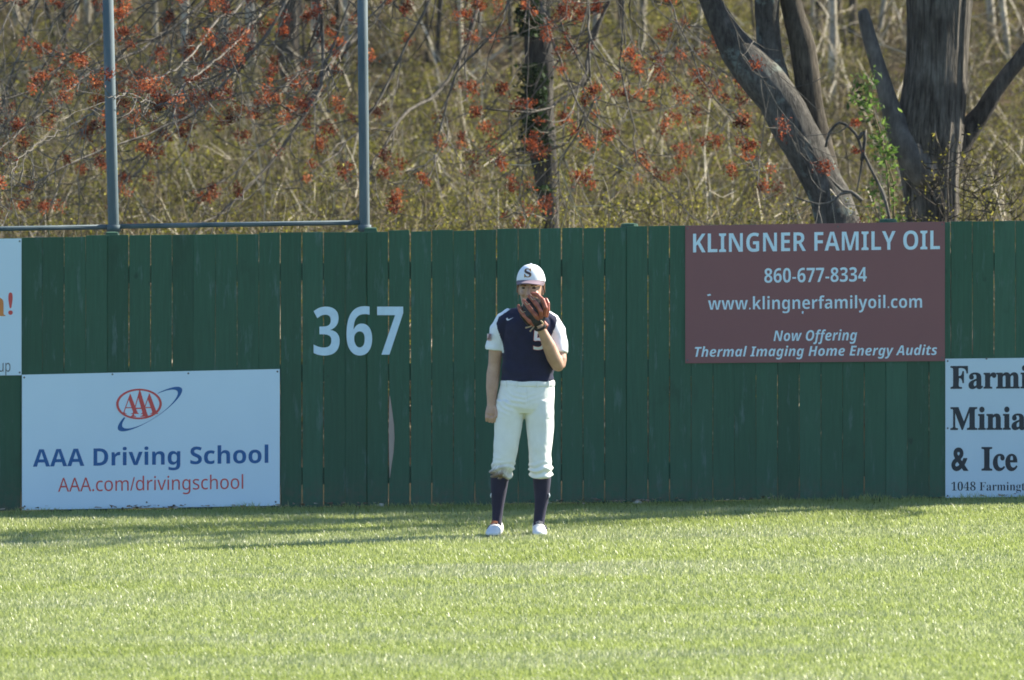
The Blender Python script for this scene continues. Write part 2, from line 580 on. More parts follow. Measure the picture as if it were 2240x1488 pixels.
def build_fence():
    root = empty('wooden_fence', (0, YF, 0), 'tall green board fence with the distance 367 painted on it', 'fence')
    rnd = random.Random(5)
    wide = {4: 5, 5: 4, 11: 4, 12: 6, 13: 6, 15: 5, 16: 5, 17: 8, 18: 5, 20: 5, 21: 5, 23: 4, 24: 5, 25: 4, 26: 4, 28: 6, 29: 4, 31: 3, 34: 3, 38: 3, 42: 5, 44: 6, 43: 3}
    gaps = {i: (wide[i] * rnd.uniform(.30, .44) if i in wide else (.4 if rnd.random() < .65 else .9)) for i in range(-34, 80)}
    V, F, T = [], [], []
    for i in range(-34, 78):
        sx = 93 + 47.3 * i
        g0 = gaps[i] / 2
        g1 = gaps[i + 1] / 2
        gt = rnd.uniform(-.5, .5)
        xl, xr = sx + g0, sx + 47.3 - g1
        top = rnd.uniform(-1.8, 1.8); bot = rnd.uniform(-3, 2)
        tint = min(1, max(0, rnd.gauss(.5, .17)))
        dy = rnd.uniform(-.0015, .0015)
        yf = YF + dy
        tl = P(xl + gt, TOP(xl) + top, yf); tr = P(xr - .2, TOP(xr) + top, yf)
        bl = P(xl, FOOT(xl) + bot, yf); br = P(xr, FOOT(xr) + bot, yf)
        # board with small arris on the front edges and a slight bow
        rows = 12
        base = len(V)
        bow = rnd.uniform(-1, 1) * .0015
        for k in range(rows):
            t = k / (rows - 1)
            a = bl.lerp(tl, t) + Vector((rnd.uniform(-.0011, .0008), 0, 0)); b = br.lerp(tr, t) + Vector((rnd.uniform(-.0008, .0011), 0, 0))
            bx = bow * math.sin(math.pi * t)
            if i == 16: # the warped board beside the split
                b = b + Vector((0, 0, 0))
            c = .003
            for q in ((a.x + bx, a.y + c, a.z), (a.x + bx + c, a.y, a.z), (b.x + bx - c, b.y, b.z), (b.x + bx, b.y + c, b.z), (b.x + bx, b.y + .019, b.z), (a.x + bx, a.y + .019, a.z)):
                V.append(q); T.append(tint)
        for k in range(rows - 1):
            for e in range(6):
                e2 = (e + 1) % 6
                F.append((base + k * 6 + e, base + k * 6 + e2, base + (k + 1) * 6 + e2, base + (k + 1) * 6 + e))
        F.append(tuple(base + e for e in range(5, -1, -1)))
        F.append(tuple(base + (rows - 1) * 6 + e for e in range(6)))
    me = bpy.data.meshes.new('plank_panel')
    me.from_pydata(V, [], F); me.update()
    at = me.attributes.new('tint', 'FLOAT', 'POINT'); at.data.foreach_set('value', T)
    link('plank_panel', me, M['plank'], root)
    for py in (588, 810, 1035):
        a = P(-1560, py + .0150 * 2680, YF + .0225); b = P(3800, py - .0150 * 2680, YF + .0225)
        mb = MB(); v = []
        for p in (a, b):
            for dy, dz in ((0, -.058), (.038, -.058), (.038, .058), (0, .058)):
                v.append((p.x, p.y + dy, p.z + dz))
        mb.add(v, [(0, 1, 2, 3), (7, 6, 5, 4), (0, 4, 5, 1), (1, 5, 6, 2), (2, 6, 7, 3), (3, 7, 4, 0)])
        mb.build('rail', M['rail'], root)
    for k in range(-3, 7):
        px = 245 + 566 * k
        p = P(px, TOP(px) - 5, YF + .13)
        mb = MB()
        mb.tube([(p.x, p.y, SLOPE * p.x - .1), (p.x, p.y, p.z - .02), (p.x, p.y, p.z + .008), (p.x, p.y, p.z + .012)], [.062, .062, .055, .03], 4 if k in (0, 1) else 12, twist=math.pi / 4 if k in (0, 1) else 0)
        mb.build('post', M['rail'], root)
    # painted distance, one figure after another
    for s, box in (('3', (686, 671, 743, 778)), ('6', (758, 670, 814, 778)), ('7', (825, 671, 882, 776))):
        text_on_fence('numeral', BOLD(s), box, M['numeral'], root, YF - .0062, 0.0, 0.0)
    # the split edge of one board shows raw wood
    mb = MB()
    L = [(852, 866, 853), (851, 900, 858), (850.5, 930, 862), (850.5, 960, 863), (851, 990, 861), (851.5, 1015, 857), (852, 1045, 853)]
    v, f = [], []
    for xl, y, xr in L:
        v += [P(xl, y, YF - .0055), P(xr, y, YF - .0055), P(xr, y, YF + .002), P(xl, y, YF + .002)]
    for k in range(len(L) - 1):
        for e in range(4):
            f.append((k * 4 + e, k * 4 + (e + 1) % 4, (k + 1) * 4 + (e + 1) % 4, (k + 1) * 4 + e))
    f += [(0, 1, 2, 3), tuple(len(v) - 4 + e for e in (3, 2, 1, 0))]
    mb.add(v, f)
    o = mb.build('splintered_edge', M['rawwood'], root)
    o['label'] = 'pale splintered edge of a split board'

def screws(root, pts, Y):
    for x, y in pts:
        p = P(x, y, Y)
        mb = MB()
        mb.tube([(p.x, p.y + .003, p.z), (p.x, p.y - .003, p.z)], [.0075, .006], 8)
        mb.build('screw', M['bolt'], root)

def build_signs():
    th = .006
    Ys = YF - .012                      # front face of the panels
    Yt = Ys - .0012
    # left partial sign
    r = empty('advertising_sign', (-4, YF, .9), 'white sign cut by the left edge with a red exclamation mark', 'sign', 'advertising signs on the fence')
    quad_panel(MB(), [(-520, 531), (47, 522), (47, 821), (-520, 829)], Ys, th).build('sign_panel', M['white'], r)
    text_on_fence('lettering', SERIF('n'), (-32, 652, 12, 692), M['orange'], r, Yt, .0, .01)
    text_on_fence('lettering', SERIF('!'), (18, 640, 28, 689), M['red'], r, Yt, .012, .01)
    text_on_fence('lettering', SANS('up'), (-3, 794, 23, 822), M['grey'], r, Yt, .004, .01)
    screws(r, [(43, 528), (43, 815)], Ys)
    # driving school
    r = empty('advertising_sign', (-2.4, YF, .45), 'white driving school sign with blue lettering at the foot of the fence', 'sign', 'advertising signs on the fence')
    quad_panel(MB(), [(48, 820), (612, 807.5), (612, 1106.5), (48, 1116)], Ys - .001, th).build('sign_panel', M['white'], r)
    Yt2 = Yt - .001
    text_on_fence('lettering', BOLD('AAA Driving School'), (72, 981, 587, 1034), M['blue'], r, Yt2, .0, .0165)
    text_on_fence('lettering', SANS('AAA.com/drivingschool'), (127, 1044, 532, 1086), M['red'], r, Yt2, .0, .0165)
    # emblem: swoosh ring behind an oval that holds three letters
    def ell(cx, cy, rx, ry, rot, t):
        a, b = rx * math.cos(t), ry * math.sin(t)
        c, s = math.cos(rot), math.sin(rot)
        return cx + a * c - b * s, cy + a * s + b * c
    mb = MB(); v, f = [], []
    N = 90
    for k in range(N + 1):
        t = 2 * math.pi * k / N
        w = .25 + .75 * (0.5 - 0.5 * math.cos(t * 1 + .25)) if False else 1
        # thick at the two far ends, thin between
        thick = 1.6 + 10 * (abs(math.cos(t)) ** 2.2)
        o1 = ell(328, 895, 83, 22, math.radians(-33), t)
        i1 = ell(328, 895, 83 - thick, 22 - thick * .45, math.radians(-33), t)
        v += [P(*o1, Yt2), P(*i1, Yt2)]
    for k in range(N):
        f.append((2 * k, 2 * k + 1, 2 * k + 3, 2 * k + 2))
    mb.add(v, f).build('emblem_ring', M['blue'], r)
    def disc(rx, ry, Y, n=64):
        v = [P(*ell(304, 884, rx, ry, -.02, 2 * math.pi * k / n), Y) for k in range(n)]
        return MB().add(v, [tuple(range(n - 1, -1, -1))])
    disc(53, 36, Yt2 - .0008).build('emblem_oval', M['white'], r)
    mb = MB(); v, f = [], []
    for k in range(65):
        t = 2 * math.pi * k / 64
        v += [P(*ell(304, 884, 50, 33.5, -.02, t), Yt2 - .0016), P(*ell(304, 884, 44.5, 29.5, -.02, t), Yt2 - .0016)]
    for k in range(64): f.append((2 * k, 2 * k + 1, 2 * k + 3, 2 * k + 2))
    mb.add(v, f).build('emblem_rim', M['red'], r)
    text_on_fence('emblem_lettering', SERIF('A'), (266, 862, 304, 906), M['red'], r, Yt2 - .0018, -.004, .01)
    text_on_fence('emblem_lettering', SERIF('A'), (286, 853, 326, 912), M['red'], r, Yt2 - .0022, -.004, .01)
    text_on_fence('emblem_lettering', SERIF('A'), (308, 861, 346, 906), M['red'], r, Yt2 - .0026, -.004, .01)
    screws(r, [(54, 1108), (321, 1099), (603, 1098), (246, 819), (412, 817), (607, 813), (53, 826)], Ys - .001)
    # oil company
    r = empty('advertising_sign', (2, YF, 1.3), 'maroon oil company sign at the top of the fence', 'sign', 'advertising signs on the fence')
    quad_panel(MB(), [(1499, 494), (2067, 485), (2067, 790), (1499, 795)], Ys, th).build('sign_panel', M['maroon'], r)
    text_on_fence('lettering', BOLD('KLINGNER FAMILY OIL'), (1516, 511, 2056, 553), M['paper'], r, Yt, -.004, .0135)
    text_on_fence('lettering', BOLD('860-677-8334'), (1672, 587, 1896, 619), M['paper'], r, Yt, -.004, .0125)
    text_on_fence('lettering', BOLD('www.klingnerfamilyoil.com'), (1549, 649, 2017, 687), M['paper'], r, Yt, -.008, .010)
    text_on_fence('lettering', ITAL('Now Offering'), (1692, 722, 1875, 754), M['paper'], r, Yt, -.004, .010)
    text_on_fence('lettering', ITAL('Thermal Imaging Home Energy Audits'), (1520, 758, 2050, 788), M['paper'], r, Yt, -.004, .008)
    screws(r, [(1504, 500), (1833, 496), (2061, 491), (1504, 788), (2061, 783), (1840, 787)], Ys)
    for pts in (((1546, 645), (1553, 643), (1556, 646), (1549, 648)), ((1754, 681), (1758, 681), (1757, 687), (1754, 686))):
        MB().add([P(x, y, Yt) for x, y in pts], [(3, 2, 1, 0)]).build('scuff', M['paper'], r)
    # miniature golf
    r = empty('advertising_sign', (3.6, YF, .5), 'white sign in black slab lettering at the right edge', 'sign', 'advertising signs on the fence')
    quad_panel(MB(), [(2068, 785), (2640, 779), (2640, 1084), (2068, 1091)], Ys - .001, th).build('sign_panel', M['white2'], r)
    text_on_fence('lettering', SERIF('Farmi'), (2079, 800, 2250, 852), M['ink'], r, Yt2, .016, .006)
    text_on_fence('lettering', SERIF('Minia'), (2079, 890, 2244, 942), M['ink'], r, Yt2, .016, .004)
    text_on_fence('lettering', '&', (2081, 979, 2119, 1031), M['ink'], r, Yt2, .030, .0)
    text_on_fence('lettering', SERIF('Ice'), (2147, 978, 2226, 1031), M['ink'], r, Yt2, .016, .0)
    text_on_fence('lettering', SERIF('1048 Farmingt'), (2081, 1054, 2242, 1079), M['ink'], r, Yt2, -.008, .003)
    screws(r, [(2073, 790), (2073, 937), (2073, 1085), (2158, 785)], Ys - .001)

def build_frame():
    root = empty('pipe_frame', (-3, YF + .35, 0), 'tall grey galvanised pipe frame standing behind the left of the fence', 'pipe frame')
    Y = YF + .24
    def pole(tx, bx, r, topz=4.2):
        a = P(bx, 500, Y); t = P(tx, 0, Y)
        d = (t - a) / (t.z - a.z)
        lo = a + d * (SLOPE * a.x - .2 - a.z); hi = a + d * (topz - a.z)
        mb = MB()
        mb.tube([lo, a, hi], [r, r, r], 20)
        o = mb.build('post', M['steel'], root, True)
        return a, d
    a0, d0 = pole(236, 248.5, .037)
    a1, d1 = pole(793, 797.5, .0345)
    for x0, y0, x1, y1 in ((-480, 509, 243, 496.5), (254, 495.5, 792, 487)):
        p, q = P(x0, y0, Y), P(x1, y1, Y)
        MB().tube([p, q], [.0165, .0165], 12).build('rail', M['steel'], root, True)
    for a, r in ((a0, .048), (a1, .045)):
        MB().tube([a + Vector((0, 0, -.02)), a + Vector((0, 0, .025))], [r, r], 16).build('collar', M['steel'], root, True)

def build_debris():
    rr = random.Random(3)
    def stone(px, py, r, label, Y=79.80):
        p = P(px, py, Y)
        mb = MB(); mb.blob((p.x, p.y, SLOPE * p.x + r[2] * .55), r, 9, 6)
        mb.v = [tuple(Vector(q) + Vector((noise.noise(Vector(q) * 30), noise.noise(Vector(q) * 30 + Vector((9, 0, 0))), noise.noise(Vector(q) * 30 + Vector((0, 9, 0))))) * .008) for q in mb.v]
        tag(mb.build('stone', M['stone'], None, True), label, 'stone')
    stone(833, 1103, (.025, .02, .018), 'small pale stone at the foot of the fence below the split board')
    stone(1395, 1100, (.045, .02, .012), 'flat pale stone at the foot of the fence right of the player')
    # dry leaves and chips blown against the foot of the fence
    n = 900
    x = RNG.uniform(-4.5, 4.5, n); dense = vnoise(x, x * 0, 21, .5, 1)
    keep = RNG.random(n) < dense ** 1.5
    x = x[keep]; n = len(x)
    y = 79.96 - RNG.exponential(.05, n); z = SLOPE * x + RNG.uniform(.004, .03, n)
    s = RNG.uniform(.010, .026, n); a = RNG.uniform(0, 6.28, n)
    V = np.empty((n, 4, 3))
    for k, (u, w) in enumerate(((-1, -.45), (1, -.3), (.9, .45), (-.8, .5))):
        V[:, k] = np.column_stack([x + s * (u * np.cos(a) - w * np.sin(a)), y + s * (u * np.sin(a) + w * np.cos(a)), z + RNG.uniform(-.006, .012, n)])
    F = np.arange(n)[:, None] * 4 + np.arange(4)
    t = NT('dry leaves'); t.col(t.ramp(t.attr(), [(0, (.08, .05, .03)), (.6, (.22, .15, .09)), (1, (.45, .36, .26))])); t.set(Roughness=.9)
    me = np_mesh('dry_leaves', V.reshape(-1, 3), [F], np.repeat(RNG.random(n), 4))
    tag(link('dry_leaves', me, t.m), 'dry brown leaves and chips along the foot of the fence', 'leaves', None, 'stuff')

# ------------------------------------------------------------------ woods
def trunk_mesh(mb, path, n=14, bumps=.0, seed=0, ridges=0, freq=3.0):
    """rounded trunk along (point, radius) stations, refined, with a knobbly skin"""
    pts, rad = [], []
    for i in range(len(path) - 1):
        (p, r), (q, s) = path[i], path[i + 1]
        m = max(2, int((Vector(q) - Vector(p)).length / .12))
        p0 = Vector(path[max(i - 1, 0)][0]); p3 = Vector(path[min(i + 2, len(path) - 1)][0])
        P1, P2 = Vector(p), Vector(q)
        for k in range(m):
            t = k / m
            c = .5 * ((2 * P1) + (P2 - p0) * t + (2 * p0 - 5 * P1 + 4 * P2 - p3) * t * t + (3 * P1 - p0 - 3 * P2 + p3) * t ** 3)
            pts.append(c); rad.append(r + (s - r) * t)
    pts.append(Vector(path[-1][0])); rad.append(path[-1][1])
    k0 = len(mb.v)
    mb.tube(pts, rad, n)
    if bumps or ridges:
        for i in range(len(pts)):
            c = pts[i]
            for k in range(n):
                j = k0 + i * n + k
                q = Vector(mb.v[j]); d = q - c
                f = 1 + bumps * noise.noise(q * freq + Vector((seed, 0, 0)))
                if ridges:
                    th = 2 * math.pi * k / n
                    f += ridges * (.7 * noise.noise(Vector((math.cos(th) * 3.2, math.sin(th) * 3.2, c.z * .5 + seed))) + .6 * noise.noise(Vector((math.cos(th) * 8, math.sin(th) * 8, c.z * .9))) + .45 * noise.noise(Vector((math.cos(th) * 17, math.sin(th) * 17, c.z * 1.6))))
                mb.v[j] = tuple(c + d * f)

def px_path(L, Y, dY=0.0):
    out = []
    for i, (x, y, r) in enumerate(L):
        yy = Y + dY * i
        out.append((P(x, y, yy), r * yy / FPX))
    return out

def limb_curve(rnd, p, d, L, seg, droop, wander, lift_end=0.0):
    pts = [Vector(p)]
    d = Vector(d).normalized()
    for i in range(seg):
        t = i / seg
        d = d + Vector((rnd.gauss(0, wander), rnd.gauss(0, wander), rnd.gauss(0, wander) - droop * (1 - t * 1.2) + (lift_end * t * t)))
        d.normalize()
        pts.append(pts[-1] + d * (L / seg))
    return pts

def bare_crown(rnd, base, top, r, n, L, mb, droop=0.0):
    """bare limbs off the upper trunk"""
    base, top = Vector(base), Vector(top)
    for i in range(n):
        t = .25 + .75 * i / n
        p = base.lerp(top, t)
        a = rnd.uniform(0, 6.28)
        d = Vector((math.cos(a), math.sin(a), rnd.uniform(.4, 1.0)))
        l = L * (1.1 - t * .6) * rnd.uniform(.7, 1.2)
        pts = limb_curve(rnd, p, d, l, 7, droop, .12)
        rr = r * (1 - t * .6) * .5
        mb.tube(pts, [rr * (1 - .85 * k / 7) for k in range(8)], 5)
        for j in range(5):
            k = rnd.randint(2, 6)
            q = pts[k]
            d2 = (pts[k] - pts[k - 1]).normalized() + Vector((rnd.uniform(-.8, .8), rnd.uniform(-.8, .8), rnd.uniform(-.1, .7)))
            pp = limb_curve(rnd, q, d2, l * .45, 4, droop, .15)
            mb.tube(pp, [rr * .35 * (1 - .8 * m / 4) for m in range(5)], 4)

def leaf_quads(C, size, rng, tintlo=0., tinthi=1., slim=.5):
    n = len(C)
    a = rng.normal(size=(n, 3)); a /= np.linalg.norm(a, axis=1)[:, None]
    b = rng.normal(size=(n, 3)); b -= a * (a * b).sum(1)[:, None]; b /= np.linalg.norm(b, axis=1)[:, None]
    s = (size * rng.uniform(.6, 1.4, n))[:, None]
    V = np.empty((n, 4, 3))
    V[:, 0] = C - a * s; V[:, 1] = C + b * s * slim; V[:, 2] = C + a * s; V[:, 3] = C - b * s * slim
    F = np.arange(n)[:, None] * 4 + np.arange(4)
    return V.reshape(-1, 3), F, np.repeat(rng.uniform(tintlo, tinthi, n), 4)

def thin_tubes(lines, radii, n=3):
    """many thin branches as arrays; lines: list of lists of Vectors"""
    mb = MB()
    for l, (r0, r1) in zip(lines, radii):
        k = len(l) - 1
        mb.tube(l, [r0 + (r1 - r0) * i / k for i in range(k + 1)], n, caps=False)
    return mb

def build_big_trees():
    # leaning three-stemmed tree
    Y = 86.0
    rt = P(1850, 700, Y)
    root = empty('leaning_tree', (rt.x, Y, 0), 'grey tree leaning left that forks into three stems behind the maroon sign', 'tree')
    mb = MB()
    low = P(1875, 620, Y)
    main = [(P(1905, 760, Y), .21)] + px_path([(1872, 620, 52), (1830, 482, 47), (1813, 428, 45), (1777, 357, 43), (1740, 286, 46), (1700, 214, 46), (1640, 143, 44), (1590, 71, 31), (1552, 0, 22), (1520, -80, 20), (1470, -260, 18), (1440, -480, 16)], Y)
    trunk_mesh(mb, main, 36, .13, 1.0, .08, 5.0)
    mb.build('trunk', M['bark_lean'], root, True)
    mb = MB()
    trunk_mesh(mb, px_path([(1712, 225, 30), (1694, 165, 31), (1684, 110, 27), (1679, 50, 26), (1678, 0, 27), (1690, -200, 24), (1660, -600, 18), (1700, -1000, 9)], Y + .08), 16, .07, 2.0, .04)
    mb.build('stem', M['bark_lean'], root, True)
    mb = MB()
    trunk_mesh(mb, px_path([(1830, 470, 30), (1806, 400, 36), (1789, 320, 33), (1775, 250, 30), (1770, 214, 28), (1757, 107, 28), (1729, 0, 24), (1715, -150, 22), (1760, -600, 16), (1800, -1000, 8)], Y + .16), 16, .07, 3.0, .04)
    mb.build('stem', M['bark_brown'], root, True)
    rnd = random.Random(9)
    mb = MB()
    for a, b, r in (((1660, -600), (1700, -1000), .2), ((1760, -600), (1800, -1000), .18), ((1470, -260), (1440, -480), .2)):
        bare_crown(rnd, P(*a, Y), P(*b, Y), r, 8, 2.2, mb)
    mb.build('crown', M['branch'], root)
    # hooked dead branch between the two trees
    mb = MB()
    trunk_mesh(mb, px_path([(1806, 322, 3), (1815, 290, 3.4), (1836, 268, 3.4), (1860, 280, 3.4), (1878, 304, 3.8), (1886, 340, 3), (1882, 380, 2.4), (1874, 420, 1.6)], Y - .3), 7)
    mb.build('branch', M['branch'], root, True)
    mb = MB()
    trunk_mesh(mb, px_path([(1878, 304, 4), (1893, 285, 4), (1889, 330, 4), (1885, 352, 4)], Y - .35), 6)
    trunk_mesh(mb, px_path([(1886, 330, 3.2), (1908, 375, 3.2), (1930, 420, 3.4), (1945, 475, 3.6), (1955, 560, 4)], Y - .35), 6)
    mb.build('branch', M['branch'], root, True)

    mb = MB()
    trunk_mesh(mb, px_path([(1886, 440, 5), (1862, 420, 4), (1845, 418, 3), (1830, 405, 3), (1806, 380, 2.5), (1790, 362, 2)], Y - .6), 6)
    trunk_mesh(mb, px_path([(1862, 420, 4), (1838, 425, 3), (1822, 440, 3), (1790, 447, 2.5), (1740, 432, 2)], Y - .6), 6)
    mb.build('branch', M['branch'], root, True)

    # big furrowed tree
    Y = 87.2
    rt = P(2040, 700, Y)
    root = empty('furrowed_tree', (rt.x, Y, 0), 'thick dark furrowed tree with a broken pale stub at the right edge', 'tree')
    mb = MB()
    main = [(P(2040, 800, Y), .36)] + px_path([(2040, 640, 74), (2040, 482, 60), (2036, 400, 62), (2034, 357, 66), (2033, 286, 76), (2044, 214, 72), (2050, 143, 68), (2052, 71, 69), (2054, 0, 72), (2060, -150, 70), (2070, -500, 52), (2050, -1000, 24)], Y)
    trunk_mesh(mb, main, 110, .05, 5.0, .11)
    mb.build('trunk', M['bark_big'], root, True)
    mb = MB()
    trunk_mesh(mb, px_path([(1886, 21, 9), (1888, 27, 12), (1892, 45, 14), (1904, 89, 16), (1929, 171, 18), (1951, 243, 22), (1974, 300, 34), (2008, 350, 42), (2035, 400, 36)], Y - .12), 14, .10, 7.0)
    o = mb.build('branch', M['stub'], root, True); o['label'] = 'broken pale bare branch'
    mb = MB()
    trunk_mesh(mb, px_path([(2040, 400, 34), (2072, 345, 36), (2108, 296, 28), (2151, 243, 20), (2176, 200, 18), (2211, 154, 17), (2245, 112, 16), (2290, 40, 15), (2340, -120, 13), (2420, -400, 8)], Y + .1), 14, .10, 8.0, .04)
    mb.build('branch', M['bark_mid'], root, True)
    rnd = random.Random(19)
    mb = MB()
    bare_crown(rnd, P(2070, -450, Y), P(2050, -1000, Y), .3, 12, 3.0, mb)
    mb.build('crown', M['branch'], root)
    # green sapling climbing between the trunks
    rnd = random.Random(4); rng = np.random.default_rng(4)
    g = P(1945, 560, Y - .7)
    root = empty('leafy_sapling', (g.x, g.y, 0), 'fresh green sapling growing between the leaning tree and the thick tree', 'sapling')
    stems = [[(1960, 620), (1948, 480), (1942, 380), (1925, 290), (1900, 210), (1878, 150)], [(1960, 620), (1955, 480), (1955, 400), (1930, 320), (1910, 260)], [(1960, 620), (1930, 520), (1912, 440), (1906, 400)]]
    lines = [[P(x, y, Y - .7 + .1 * i) for x, y in s] for i, s in enumerate(stems)]
    thin_tubes(lines, [(.012, .004)] * 3, 5).build('stem', M['twig'], root)
    C = []
    for l in lines:
        for i in range(1, len(l)):
            for _ in range(34):
                q = l[i - 1].lerp(l[i], rnd.random())
                if q.z < 1.2 and rnd.random() < .6: continue
                C.append(q + Vector((rnd.gauss(0, .045), rnd.gauss(0, .08), rnd.gauss(-.03, .05))))
    for cx, cy, k in ((1905, 165, 30), (1890, 215, 40), (1900, 240, 25), (1944, 340, 50), (1925, 310, 30), (1868, 215, 25), (1935, 270, 20)):
        for _ in range(k):
            C.append(P(cx + rnd.gauss(0, 12), cy + rnd.gauss(0, 16), Y - .7 + rnd.gauss(0, .1)))
    V, F, T = leaf_quads(np.array(C), .026, rng, 0, 1, .4)
    link('foliage', np_mesh('foliage', V, [F], T), M['green_leaf'], root)
    # twiggy shrub with leafing tips in front of the thick tree
    g = P(2090, 600, Y - 1.0)
    root = empty('leafing_shrub', (g.x, g.y, 0), 'twiggy shrub with yellow green buds in front of the thick dark tree', 'shrub')
    lines, C = [], []
    for k in range(20):
        b = P(2085 + rnd.gauss(0, 45), 640, Y - 1.0 + rnd.gauss(0, .2))
        tx, ty = rnd.uniform(1965, 2260), rnd.uniform(270, 480)
        t = P(tx, ty, Y - 1.0 + rnd.gauss(0, .3))
        m = b.lerp(t, .55) + Vector((rnd.gauss(0, .1), 0, .12))
        l = [b, b.lerp(m, .5) + Vector((rnd.gauss(0, .03), 0, 0)), m, m.lerp(t, .5) + Vector((rnd.gauss(0, .04), 0, .02)), t]
        lines.append(l)
        for j in range(9):
            q = l[2].lerp(l[4], rnd.random())
            e = q + Vector((rnd.gauss(0, .09), rnd.gauss(0, .09), abs(rnd.gauss(.06, .06))))
            lines.append([q, q.lerp(e, .5) + Vector((0, 0, -.01)), e])
            for _ in range(2): C.append(q.lerp(e, rnd.random()) + Vector((rnd.gauss(0, .012), rnd.gauss(0, .012), rnd.gauss(0, .012))))
    thin_tubes(lines, [(.006, .0022)] * len(lines), 3).build('stem', M['bark_brown'], root)
    V, F, T = leaf_quads(np.array(C), .014, rng, .4, .95, .40)
    link('foliage', np_mesh('foliage', V, [F], T), M['bud'], root)

